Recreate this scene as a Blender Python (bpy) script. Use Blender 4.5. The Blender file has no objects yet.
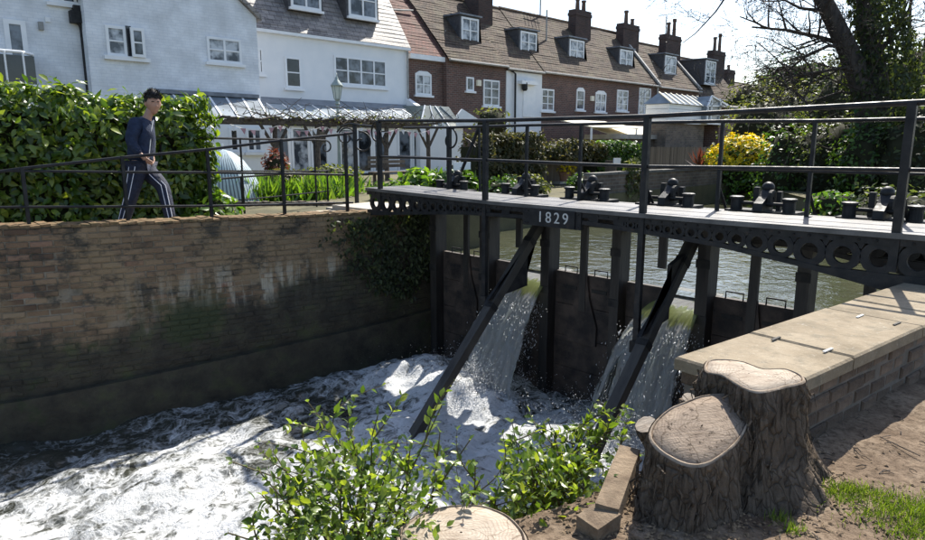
import bpy, math, random
import numpy as np
from mathutils import Vector, Matrix, noise
random.seed(7); RNG = np.random.default_rng(7)
R = math.radians
SC = bpy.context.scene; COL = SC.collection

# ------------------------------------------------------------------ camera, sky, sun, exposure
F, CX, CY = 650.0, 462.5, 270.0
PITCH, YAW, ZC = R(10.8), R(45.8), 1.6
cd = bpy.data.cameras.new('camera'); cam = bpy.data.objects.new('camera', cd); COL.objects.link(cam)
cam.location = (0, 0, ZC); cam.rotation_euler = (R(90) - PITCH, 0, YAW)
cd.sensor_width = 36; cd.lens = 36 * F / 925; cd.clip_start = 0.05; cd.clip_end = 2000
SC.camera = cam
SUN_EL, SUN_AZ = R(50), R(-18)            # azimuth from +Y, clockwise towards +X
w = bpy.data.worlds.new('World'); SC.world = w; w.use_nodes = True
nt = w.node_tree; bg = nt.nodes['Background']
sky = nt.nodes.new('ShaderNodeTexSky'); sky.sky_type = 'NISHITA'; sky.sun_disc = False
sky.sun_elevation = SUN_EL; sky.sun_rotation = SUN_AZ; sky.dust_density = 1.2; sky.air_density = 1.0
nt.links.new(sky.outputs[0], bg.inputs[0]); bg.inputs[1].default_value = 0.12
sl = bpy.data.lights.new('sun', 'SUN'); sun = bpy.data.objects.new('sun', sl); COL.objects.link(sun)
sl.energy = 5.0; sl.angle = R(0.5); sl.color = (1, .95, .86)
SD = Vector((math.sin(SUN_AZ) * math.cos(SUN_EL), math.cos(SUN_AZ) * math.cos(SUN_EL), math.sin(SUN_EL)))
sun.rotation_euler = SD.to_track_quat('Z', 'Y').to_euler(); sun.location = SD * 50
SC.view_settings.view_transform = 'Standard'; SC.view_settings.look = 'None'
SC.view_settings.exposure = 1.0; SC.view_settings.gamma = 1
SC.cycles.max_bounces = 6; SC.cycles.transparent_max_bounces = 12
SC.cycles.sample_clamp_indirect = 6.0

# ------------------------------------------------------------------ measuring helpers: a photo point on a real plane
_hd = Vector((-math.sin(YAW), math.cos(YAW), 0)); RT = Vector((math.cos(YAW), math.sin(YAW), 0))
FW = _hd * math.cos(PITCH) + Vector((0, 0, -math.sin(PITCH))); UP = _hd * math.sin(PITCH) + Vector((0, 0, math.cos(PITCH)))
EYE = Vector((0, 0, ZC))
def ray(u, v): return FW + RT * ((u - CX) / F) - UP * ((v - CY) / F)
def PX(u, v, x): r = ray(u, v); return EYE + r * (x / r.x)
def PY(u, v, y): r = ray(u, v); return EYE + r * (y / r.y)
def PZ(u, v, z): r = ray(u, v); return EYE + r * ((z - ZC) / r.z)
def PD(u, v, d): return EYE + ray(u, v) * d

# ------------------------------------------------------------------ materials
def rgb(c): return (c[0], c[1], c[2], 1) if not isinstance(c, (int, float)) else (c, c, c, 1)
class NT:
    def __init__(s, name):
        s.m = bpy.data.materials.new(name); s.m.use_nodes = True; s.t = s.m.node_tree; s.t.nodes.clear()
        s.out = s.t.nodes.new('ShaderNodeOutputMaterial')
    def n(s, t, ins=None, **kw):
        nd = s.t.nodes.new('ShaderNode' + t)
        for k, v in kw.items(): setattr(nd, k, v)
        for k, v in (ins or {}).items():
            if isinstance(v, bpy.types.NodeSocket): s.t.links.new(v, nd.inputs[k])
            else: nd.inputs[k].default_value = v
        return nd
    def link(s, a, b): s.t.links.new(a, b)
    def surf(s, sh): s.t.links.new(sh.outputs[0], s.out.inputs[0]); return s.m
    def pos(s, kind='Object'):
        if kind == 'World': return s.n('NewGeometry').outputs['Position']
        return s.n('TexCoord').outputs[kind]
    def scaled(s, vec, sc):
        return s.n('Mapping', {'Vector': vec, 'Scale': sc}).outputs[0]
    def noise(s, vec, scale, detail=5, rough=.55, dist=0):
        return s.n('TexNoise', {'Vector': vec, 'Scale': scale, 'Detail': detail, 'Roughness': rough, 'Distortion': dist}).outputs['Fac']
    def ramp(s, fac, stops):
        nd = s.n('ValToRGB', {'Fac': fac}); e = nd.color_ramp.elements
        while len(e) > 1: e.remove(e[-1])
        e[0].position = stops[0][0]; e[0].color = rgb(stops[0][1])
        for p, c in stops[1:]:
            q = e.new(p); q.color = rgb(c)
        return nd.outputs[0]
    def mix(s, fac, a, b, mode='MIX'):
        nd = s.n('Mix', data_type='RGBA', blend_type=mode)
        for i, v in ((0, fac), (6, a), (7, b)):
            if isinstance(v, bpy.types.NodeSocket): s.t.links.new(v, nd.inputs[i])
            elif i == 0: nd.inputs[0].default_value = v
            else: nd.inputs[i].default_value = rgb(v)
        return nd.outputs[2]
    def math(s, op, a, b=0.0, c=None):
        nd = s.n('Math', operation=op)
        for i, v in enumerate((a, b) if c is None else (a, b, c)):
            if isinstance(v, bpy.types.NodeSocket): s.t.links.new(v, nd.inputs[i])
            else: nd.inputs[i].default_value = v
        return nd.outputs[0]
    def mrange(s, v, a, b, c=0., d=1.):
        return s.n('MapRange', {'Value': v, 'From Min': a, 'From Max': b, 'To Min': c, 'To Max': d}).outputs[0]
    def bump(s, h, strength=.3, dist=.02, normal=None):
        i = {'Height': h, 'Strength': strength, 'Distance': dist}
        if normal is not None: i['Normal'] = normal
        return s.n('Bump', i).outputs[0]
    def bsdf(s, color, rough=.8, normal=None, metal=0., spec=.5, **kw):
        b = s.n('BsdfPrincipled')
        for k, v in {'Base Color': color, 'Roughness': rough, 'Normal': normal, 'Metallic': metal, 'Specular IOR Level': spec, **kw}.items():
            if v is None: continue
            if isinstance(v, bpy.types.NodeSocket): s.t.links.new(v, b.inputs[k])
            else: b.inputs[k].default_value = rgb(v) if k in ('Base Color', 'Emission Color', 'Subsurface Radius') and isinstance(v, tuple) else v
        return b
def mat(name, c1, c2=None, scale=6, rough=.8, bump=.25, bscale=30, bdist=.01, metal=0, spec=.4, lo=.35, hi=.65, rnd=0., kind='Object', stretch=None):
    s = NT(name); v = s.pos(kind)
    if stretch: v = s.scaled(v, stretch)
    col = s.ramp(s.noise(v, scale), [(lo, c1), (hi, c2 if c2 is not None else c1)])
    if rnd:
        r = s.n('ObjectInfo').outputs['Random']
        col = s.mix(1.0, col, s.ramp(r, [(0, 1 - rnd), (1, 1 + rnd)]), 'MULTIPLY')
    nm = s.bump(s.noise(v, bscale, 6, .65), bump, bdist) if bump else None
    return s.surf(s.bsdf(col, rough, nm, metal, spec))
def brickmat(name, c1, c2, mort, bw=.28, bh=.09, mw=.012, rough=.9, bump=.5, bias=0., patch=None, patchmix=.5, offset=.5):
    s = NT(name); uv = s.n('UVMap').outputs[0]
    br = s.n('TexBrick', {'Vector': uv, 'Color1': rgb(c1), 'Color2': rgb(c2), 'Mortar': rgb(mort), 'Scale': 1.0, 'Mortar Size': mw,
                          'Mortar Smooth': .2, 'Bias': bias, 'Brick Width': bw, 'Row Height': bh}, offset=offset)
    col = br.outputs['Color']
    n1 = s.noise(uv, 1.3, 6, .6)
    col = s.mix(.55, col, s.ramp(n1, [(.25, .55), (.75, 1.3)]), 'MULTIPLY')
    if patch is not None:
        col = s.mix(s.math('MULTIPLY', s.ramp(s.noise(uv, .9, 7, .7), [(.48, 0.), (.62, 1.)]), patchmix), col, patch)
    h = s.math('ADD', s.math('MULTIPLY', br.outputs['Fac'], -1.0), s.math('MULTIPLY', s.noise(uv, 25, 5), .5))
    return s.surf(s.bsdf(col, rough, s.bump(h, bump, .015), 0, .3))
def leafmat(name, stops, trans=.35, rough=.45, gloss=.4, tcol=None):
    s = NT(name); g = s.n('NewGeometry'); rnd = g.outputs['Random Per Island']
    col = s.ramp(rnd, stops)
    col = s.mix(.4, col, s.ramp(s.noise(s.pos('World'), 1.1, 3), [(.3, .5), (.7, 1.3)]), 'MULTIPLY')
    b = s.bsdf(col, rough, None, 0, gloss)
    t = s.n('BsdfTranslucent', {'Color': s.mix(1., col, tcol or (1.9, 1.9, .7), 'MULTIPLY')})
    mx = s.n('MixShader', {0: trans}); s.link(b.outputs[0], mx.inputs[1]); s.link(t.outputs[0], mx.inputs[2])
    return s.surf(mx)
def glassmat(name, c1, c2, scale=1.2, rough=.06):
    s = NT(name); v = s.pos('World')
    col = s.ramp(s.noise(v, scale, 3), [(.4, c1), (.6, c2)])
    return s.surf(s.bsdf(col, rough, s.bump(s.noise(v, 2.0, 2), .05, .02), 0, .6))

M = {}
def m_iron():
    s = NT('black_iron_paint'); v = s.pos('World')
    col = s.ramp(s.noise(v, 8), [(.35, (.008, .0085, .010)), (.65, (.021, .021, .022))])
    col = s.mix(s.ramp(s.noise(v, 16, 8, .75), [(.60, 0.), (.68, .8)]), col, (.06, .030, .018))
    col = s.mix(s.ramp(s.noise(v, 45, 4, .7), [(.66, 0.), (.72, .5)]), col, (.10, .10, .095))
    return s.surf(s.bsdf(col, s.ramp(s.noise(v, 12), [(.3, .38), (.7, .7)]), s.bump(s.math('ADD', s.noise(v, 60, 6, .7), s.noise(v, 14, 5)), .45, .006), 0, .3))
M['iron'] = m_iron()
M['iron_dusty'] = mat('dusty_black_iron', (.010, .010, .011), (.036, .033, .030), 7, .65, .5, 45, .008, spec=.25)
M['timber_dark'] = mat('wet_dark_timber', (.012, .011, .011), (.045, .038, .033), 6, .5, .6, 14, .02, stretch=(1, 1, .15))
M['gate_wood'] = mat('rusty_gate_boards', (.015, .012, .011), (.085, .06, .046), 3.5, .7, .7, 18, .02, lo=.38, hi=.72)
M['strut_wood'] = mat('weathered_strut_timber', (.02, .018, .017), (.09, .08, .065), 5, .65, .6, 20, .012, stretch=(1, .2, .2))
M['white_wall'] = brickmat('white_painted_brick', (.73, .75, .78), (.77, .785, .81), (.66, .69, .735), .3, .1, .01, .7, .2, patch=(.55, .57, .58), patchmix=.45)
M['render'] = mat('white_render', (.74, .75, .76), (.8, .8, .8), 1.5, .7, .1, 25, .004)
M['white_paint'] = mat('white_gloss_paint', (.75, .76, .77), (.82, .82, .82), 3, .4, 0)
M['red_brick'] = brickmat('red_brown_brick', (.165, .085, .066), (.10, .060, .052), (.20, .175, .155), .3, .1, .012, .9, .5)
M['garden_brick'] = brickmat('garden_brick', (.20, .15, .11), (.12, .09, .075), (.2, .18, .15), .3, .1, .012, .9, .5, patch=(.05, .05, .04))
M['chimney_brick'] = brickmat('sooty_chimney_brick', (.085, .05, .042), (.05, .035, .032), (.08, .07, .065), .3, .1, .012, .9, .5)
M['slate'] = brickmat('grey_slate', (.30, .27, .25), (.17, .155, .15), (.06, .055, .055), .34, .24, .012, .55, .5, patch=(.36, .32, .27), patchmix=.35)
M['tile'] = brickmat('mossy_clay_tile', (.125, .085, .06), (.07, .052, .042), (.03, .024, .02), .24, .2, .016, .9, .8, patch=(.15, .13, .085), patchmix=.55)
M['tile_red'] = brickmat('red_clay_tile', (.19, .085, .065), (.12, .06, .05), (.06, .04, .035), .24, .2, .014, .85, .7, patch=(.12, .09, .065), patchmix=.5)
M['dark_cheek'] = mat('slate_hung_cheek', (.05, .05, .056), (.085, .085, .09), 8, .6, .3, 20, .01)
M['lead'] = mat('lead_sheet', (.12, .135, .16), (.2, .215, .24), 3, .4, .15, 10, .01)
M['gutter'] = mat('grey_gutter', (.25, .25, .24), (.35, .34, .32), 5, .6, 0)
M['pot'] = mat('clay_chimney_pot', (.14, .085, .06), (.08, .06, .05), 8, .85, .2)
M['glass'] = glassmat('window_glass', (.015, .018, .022), (.16, .18, .21), 2.0)  # pale patches paint reflections into the pane colour
M['glass_dark'] = glassmat('dark_window_glass', (.01, .011, .013), (.03, .034, .04))
M['curtain_glass'] = glassmat('curtain_reflection_glass', (.05, .06, .075), (.48, .5, .53), 2.6)  # pale patches stand for curtains and painted reflections
M['roof_glass'] = glassmat('roof_glazing', (.14, .17, .2), (.26, .30, .34), .7, .3)
M['green_glass'] = glassmat('greenish_glazing', (.09, .11, .10), (.17, .2, .18), .8, .3)
M['cream'] = mat('cream_canvas', (.72, .66, .5), (.8, .74, .6), 2, .8, .05)
M['fence'] = mat('brown_fence_board', (.10, .08, .06), (.17, .135, .10), 5, .85, .4, 30, .008, stretch=(1, 1, .15), rnd=.25)
M['stone'] = mat('pale_step_stone', (.32, .29, .25), (.44, .40, .34), 3, .85, .3)
def m_slab():
    s = NT('sandstone_slab'); v = s.pos('World')
    col = s.ramp(s.noise(v, 2.6, 8, .65), [(.3, (.145, .115, .076)), (.5, (.225, .182, .125)), (.7, (.285, .237, .17))])
    col = s.mix(s.ramp(s.noise(v, 9, 8, .75), [(.50, 0.), (.66, .7)]), col, (.13, .115, .085))
    col = s.mix(s.ramp(s.noise(v, 34, 5, .7), [(.60, 0.), (.70, .6)]), col, (.40, .37, .31))
    col = s.mix(.25, col, s.ramp(s.n('ObjectInfo').outputs['Random'], [(0, .75), (1, 1.2)]), 'MULTIPLY')
    h = s.math('ADD', s.noise(v, 45, 8, .7), s.math('MULTIPLY', s.noise(v, 7, 6, .6), 1.5))
    return s.surf(s.bsdf(col, .9, s.bump(h, .5, .012), 0, .25))
M['slab'] = m_slab()
M['path'] = mat('gravel_path', (.26, .21, .15), (.42, .35, .26), 5, .95, .5, 50, .01)
M['deck'] = None
M['skin'] = mat('skin', (.34, .19, .13), (.40, .23, .16), 10, .5, .05)
M['hair'] = mat('black_hair', (.008, .007, .006), (.02, .016, .014), 40, .5, .5, 90, .006)
M['hoodie'] = mat('navy_fleece', (.010, .017, .040), (.020, .032, .066), 14, .9, .9, 9, .05)
M['trousers'] = mat('navy_track_fabric', (.009, .013, .03), (.018, .024, .05), 9, .75, .9, 8, .05)
M['stripe'] = mat('white_stripe_fabric', (.6, .62, .68), (.7, .7, .75), 9, .8, 0)
M['shoe'] = mat('dark_shoe', (.02, .02, .025), (.05, .05, .055), 9, .6, .1)
def m_bark():
    s = NT('cracked_bark'); v = s.pos('Object')
    warp = s.n('TexNoise', {'Vector': v, 'Scale': 6., 'Detail': 4}).outputs['Color']
    wv = s.n('VectorMath', {0: v, 1: s.n('VectorMath', {0: warp, 1: (.09, .09, .09)}, operation='MULTIPLY').outputs[0]}, operation='ADD').outputs[0]
    vo = s.n('TexVoronoi', {'Vector': s.scaled(wv, (1.5, 1.5, .42)), 'Scale': 17.}, feature='DISTANCE_TO_EDGE').outputs['Distance']
    crack = s.mrange(vo, .0, .13)
    n = s.noise(s.scaled(v, (1.5, 1.5, .5)), 16, 8, .7)
    col = s.ramp(n, [(.32, (.09, .07, .053)), (.55, (.165, .128, .096)), (.75, (.27, .215, .16))])
    col = s.mix(s.math('MULTIPLY', s.mrange(vo, .06, .0), .6), col, (.03, .022, .016))
    h = s.math('ADD', s.math('MULTIPLY', crack, .8), s.math('ADD', s.noise(v, 45, 8, .7), n))
    return s.surf(s.bsdf(col, .95, s.bump(h, .9, .03), 0, .15))
M['bark'] = m_bark()
M['bark_old'] = mat('rough_bark', (.06, .047, .036), (.19, .148, .108), 11, .95, 1., 34, .03, stretch=(1.8, 1.8, .3), lo=.38, hi=.75)
M['bark_plain'] = mat('grey_tree_bark', (.03, .025, .022), (.075, .062, .052), 12, .9, .8, 30, .02, stretch=(1, 1, .3))
M['twig'] = mat('dark_twig', (.03, .022, .018), (.06, .045, .035), 12, .9, .2)
M['stem'] = mat('green_brown_stem', (.07, .055, .03), (.12, .10, .05), 12, .8, .2)
M['earth'] = None
M['rim'] = mat('pale_bark_rim', (.16, .12, .085), (.33, .265, .20), 14, .95, .5, 40, .01)
M['log_side'] = mat('pale_peeled_wood', (.22, .15, .09), (.34, .25, .16), 9, .9, .5, 25, .01, stretch=(1, 1, .2))
M['chip'] = mat('wood_chip', (.11, .075, .045), (.25, .18, .11), 20, .95, .3, rnd=.3)
M['board'] = mat('weathered_edging_board', (.10, .07, .045), (.22, .165, .11), 9, .95, .8, 30, .02)
M['tent'] = None
M['lampgreen'] = mat('pale_green_lamp_paint', (.25, .30, .28), (.36, .4, .37), 8, .5, .1)
M['lampglass'] = mat('frosted_lamp_glass', (.55, .6, .55), (.65, .68, .62), 4, .25, 0)
M['flag_pink'] = mat('pink_flag_cloth', (.42, .2, .22), (.5, .3, .3), 9, .8, 0, rnd=.2)
M['flag_white'] = mat('white_flag_cloth', (.65, .62, .6), (.75, .72, .7), 9, .8, 0)
M['vine'] = mat('old_vine_wood', (.05, .04, .032), (.12, .095, .075), 12, .95, .8, 25, .02)
M['terracotta'] = mat('terracotta', (.3, .15, .09), (.36, .2, .13), 8, .85, .2)
M['flower'] = mat('cream_blossom', (.65, .55, .32), (.7, .5, .25), 10, .8, 0)
M['digit'] = mat('pale_painted_digit', (.4, .41, .4), (.52, .52, .5), 20, .7, 0)
M['concrete'] = mat('concrete_block', (.1, .095, .085), (.17, .16, .14), 3, .9, .5, 25, .012)
M['marker'] = mat('pale_metal_cramp', (.5, .5, .49), (.6, .6, .58), 9, .5, 0)
M['crack'] = mat('dark_iron_cramp', (.03, .028, .025), (.06, .055, .05), 9, .8, .2)

M['laurel'] = leafmat('laurel_leaf', [(0, (.028, .06, .012)), (.45, (.065, .12, .018)), (.8, (.14, .20, .026)), (1, (.23, .28, .04))], .42, .33, .55)
M['green_leaf'] = leafmat('green_leaf', [(0, (.02, .05, .01)), (.5, (.045, .10, .017)), (1, (.09, .16, .03))], .35)
M['bright_leaf'] = leafmat('bright_leaf', [(0, (.045, .10, .014)), (.5, (.085, .17, .022)), (1, (.16, .24, .035))], .42, .38, .5)
M['fg_leaf'] = leafmat('privet_leaf', [(0, (.03, .06, .011)), (.4, (.075, .125, .018)), (.8, (.15, .21, .03)), (1, (.26, .30, .05))], .45, .34, .5)
M['dull_leaf'] = leafmat('dull_hedge_leaf', [(0, (.03, .035, .014)), (.5, (.06, .065, .028)), (1, (.13, .105, .055))], .3, .6, .3)
M['ivy_leaf'] = leafmat('dark_ivy_leaf', [(0, (.026, .036, .02)), (.6, (.045, .062, .028)), (1, (.10, .125, .05))], .5, .5, .35)
M['yellow_leaf'] = leafmat('yellow_bush_leaf', [(0, (.5, .42, .02)), (.5, (.72, .56, .015)), (1, (.8, .62, .02))], .35, .5, .3, (1.3, 1.2, .5))
M['olive_leaf'] = leafmat('olive_leaf', [(0, (.05, .065, .026)), (.5, (.09, .11, .04)), (1, (.16, .165, .06))], .42, .55, .3)
M['red_leaf'] = leafmat('red_brown_leaf', [(0, (.08, .025, .018)), (.5, (.14, .05, .03)), (1, (.2, .09, .05))], .3, .5, .4, (1.5, 1, .8))
M['bud'] = leafmat('dark_bud', [(0, (.02, .018, .014)), (1, (.06, .055, .03))], .2)
M['grass'] = leafmat('grass_blade', [(0, (.05, .09, .012)), (.5, (.10, .16, .02)), (1, (.17, .22, .04))], .4, .5, .3)

def m_deck():
    s = NT('chequer_plate_steel'); v = s.pos('World')
    w1 = s.n('TexWave', {'Vector': s.n('Mapping', {'Vector': v, 'Rotation': (0, 0, R(45))}).outputs[0], 'Scale': 14., 'Distortion': 0.}, wave_type='BANDS').outputs['Fac']
    w2 = s.n('TexWave', {'Vector': s.n('Mapping', {'Vector': v, 'Rotation': (0, 0, R(-45))}).outputs[0], 'Scale': 14., 'Distortion': 0.}, wave_type='BANDS').outputs['Fac']
    h = s.math('MULTIPLY', s.math('GREATER_THAN', w1, .55), s.math('GREATER_THAN', w2, .3))
    col = s.ramp(s.noise(v, 3.5), [(.35, (.07, .069, .068)), (.65, (.135, .13, .128))])
    return s.surf(s.bsdf(col, .5, s.bump(h, .9, .015), .25, .5))
M['deck'] = m_deck()
def m_earth():
    s = NT('bank_earth'); v = s.pos('World')
    col = s.ramp(s.noise(v, 3.5, 8, .65), [(.3, (.10, .068, .045)), (.5, (.19, .14, .097)), (.72, (.32, .25, .18))])
    col = s.mix(s.ramp(s.noise(v, 30, 6, .7), [(.45, 0.), (.62, .8)]), col, (.08, .055, .035))
    h = s.math('ADD', s.noise(v, 12, 8, .7), s.math('MULTIPLY', s.noise(v, 60, 4, .7), .4))
    return s.surf(s.bsdf(col, .95, s.bump(h, .9, .03), 0, .2))
M['earth'] = m_earth()
M['ground'] = mat('garden_ground', (.07, .065, .035), (.13, .115, .06), 1.2, .95, .5, 20, .03, kind='World')
def m_tent():
    s = NT('striped_cover_cloth'); v = s.pos('UV')
    st = s.n('TexWave', {'Vector': v, 'Scale': 3.2}, bands_direction='X').outputs['Fac']
    col = s.ramp(st, [(.62, (.62, .74, .78)), (.78, (.16, .2, .25))])
    b = s.bsdf(col, .6); t = s.n('BsdfTranslucent', {'Color': col}); mx = s.n('MixShader', {0: .4})
    s.link(b.outputs[0], mx.inputs[1]); s.link(t.outputs[0], mx.inputs[2]); return s.surf(mx)
M['tent'] = m_tent()
def m_wall(base):
    # old river wall: brick colour by object, with mossy, limey and damp stains that have their own shape
    s = NT('river_wall_' + base); v = s.pos('World')
    rnd = s.n('NewGeometry').outputs['Random Per Island'] if base == 'stuff' else s.n('ObjectInfo').outputs['Random']
    if base == 'mortar': col = s.ramp(s.noise(v, 8), [(.3, (.12, .105, .08)), (.7, (.24, .21, .165))])
    else: col = s.ramp(rnd, [(0, (.095, .060, .040)), (.4, (.165, .106, .066)), (.7, (.205, .135, .082)), (.9, (.24, .175, .115)), (1, (.19, .095, .065))])
    z = s.n('SeparateXYZ', {0: v}).outputs[2]; y = s.n('SeparateXYZ', {0: v}).outputs[1]
    big = s.noise(v, .9, 8, .65)
    col = s.mix(s.ramp(big, [(.42, 0.), (.58, .8)]), col, (.225, .165, .098))           # tan mortar wash
    col = s.mix(s.ramp(s.noise(s.scaled(v, (1, 1, 1.6)), 2.0, 9, .75), [(.50, 0.), (.60, .85)]), col, (.042, .040, .034))  # soot
    streak = s.noise(s.scaled(v, (5, 5, .55)), 1.6, 6, .6)
    band = s.math('MULTIPLY', s.mrange(z, -.15, -.45), s.mrange(z, -1.3, -.7))
    band = s.math('MULTIPLY', band, s.mrange(y, 2.6, 4.2))
    col = s.mix(s.math('MULTIPLY', s.ramp(streak, [(.49, 0.), (.60, .85)]), band), col, (.40, .37, .29))   # lime runs
    edge = s.math('ADD', z, s.math('MULTIPLY', s.math('SUBTRACT', s.noise(s.scaled(v, (1, 1, .4)), 1.5, 6, .65), .5), 1.4))
    edge = s.math('SUBTRACT', edge, s.mrange(y, 3., 6.8, -.12, .72))
    edge = s.math('ADD', edge, s.math('MULTIPLY', s.math('SUBTRACT', s.noise(s.scaled(v, (1, 1, .5)), 6., 6, .7), .5), .5))
    damp = s.mrange(edge, -.78, -1.02)
    dcol = s.ramp(s.noise(v, 3., 6, .65), [(.35, (.018, .017, .013)), (.55, (.045, .042, .028)), (.75, (.065, .075, .03))])
    col = s.mix(s.math('MULTIPLY', damp, .93), col, dcol)
    col = s.mix(s.math('MULTIPLY', s.ramp(s.math('ADD', s.noise(v, 2.2, 8, .7), s.math('MULTIPLY', s.mrange(s.n('VectorMath', {0: v, 1: (-9.75, 3.75, -.85)}, operation='DISTANCE').outputs['Value'], .75, .15), .25)), [(.58, 0.), (.68, .85)]), s.mrange(z, -.3, -.9)), col, (.034, .046, .018))
    rough = s.mrange(damp, 0, 1, .95, .6)
    nm = s.bump(s.math('ADD', s.noise(v, 22, 8, .7), s.noise(v, 5, 4)), .7, .025)
    return s.surf(s.bsdf(col, rough, nm, 0, .3))
M['wall_brick'] = m_wall('brick'); M['wall_stuff'] = m_wall('stuff'); M['wall_mortar'] = m_wall('mortar')
M['cap'] = mat('mossy_wall_cap', (.21, .13, .07), (.10, .075, .035), 12, .95, .7, 25, .02)
M['blockwall'] = mat('old_parapet_brick', (.075, .054, .040), (.155, .112, .080), 7, .95, .8, 30, .02, rnd=.4)
M['blockmortar'] = mat('old_parapet_mortar', (.10, .09, .075), (.15, .13, .11), 9, .95, .5, 35, .01)

def m_river():
    s = NT('river_water'); v = s.pos('World')
    n1 = s.noise(s.scaled(v, (1.2, 1.2, 1)), 2.4, 4, .55, .6); n2 = s.noise(v, 9, 3, .5)
    h = s.math('ADD', n1, s.math('MULTIPLY', n2, .25))
    col = s.ramp(s.noise(v, .5), [(.3, (.045, .048, .028)), (.7, (.068, .07, .042))])
    return s.surf(s.bsdf(col, .06, s.bump(h, .45, .06), 0, .7))
M['river'] = m_river()
def m_foam():
    s = NT('churning_foam_water'); v = s.pos('World')
    at = s.n('Attribute', attribute_name='foam').outputs['Fac']
    wv = s.n('VectorMath', {0: v, 1: (0, 0, 0)}, operation='ADD').outputs[0]
    warp = s.n('TexNoise', {'Vector': v, 'Scale': 2.2, 'Detail': 5}).outputs['Color']
    wv = s.n('VectorMath', {0: v, 1: s.n('VectorMath', {0: warp, 1: (.7, .7, .7)}, operation='MULTIPLY').outputs[0]}, operation='ADD').outputs[0]
    vo = s.n('TexVoronoi', {'Vector': s.scaled(wv, (1.3, .8, 1)), 'Scale': 4.5, 'Randomness': 1.}, feature='DISTANCE_TO_EDGE').outputs['Distance']
    vo2 = s.n('TexVoronoi', {'Vector': s.scaled(wv, (1.2, .9, 1)), 'Scale': 12., 'Randomness': 1.}, feature='DISTANCE_TO_EDGE').outputs['Distance']
    n = s.noise(s.scaled(wv, (1.2, .8, 1)), 3.0, 10, .72)
    f = s.math('ADD', at, s.math('MULTIPLY', s.math('SUBTRACT', n, .5), 1.9))
    f = s.math('SUBTRACT', f, s.math('MULTIPLY', vo, 1.0)); f = s.math('SUBTRACT', f, s.math('MULTIPLY', vo2, .9))
    f = s.math('SUBTRACT', f, s.math('MULTIPLY', s.ramp(s.noise(s.scaled(wv, (1.1, .7, 1)), 1.6, 6, .65), [(.48, 0.), (.66, 1.)]), .42))
    fac = s.mrange(f, -.04, .60)
    wat = s.bsdf((.035, .036, .028), .10, s.bump(s.noise(v, 9, 5), .4, .06), 0, .6)
    foam = s.bsdf(s.mix(fac, (.26, .27, .25), s.ramp(s.noise(s.scaled(wv, (1.2, .7, 1)), 2.6, 8, .7), [(.33, (.46, .47, .47)), (.58, (.70, .71, .72))])), .75, s.bump(s.math('ADD', s.math('MULTIPLY', s.noise(v, 24, 8, .75), .6), s.noise(s.scaled(v, (1.2, .8, 1)), 5, 5)), .95, .07), 0, .3)
    mx = s.n('MixShader', {0: fac}); s.link(wat.outputs[0], mx.inputs[1]); s.link(foam.outputs[0], mx.inputs[2])
    return s.surf(mx)
M['foam'] = m_foam()
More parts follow.
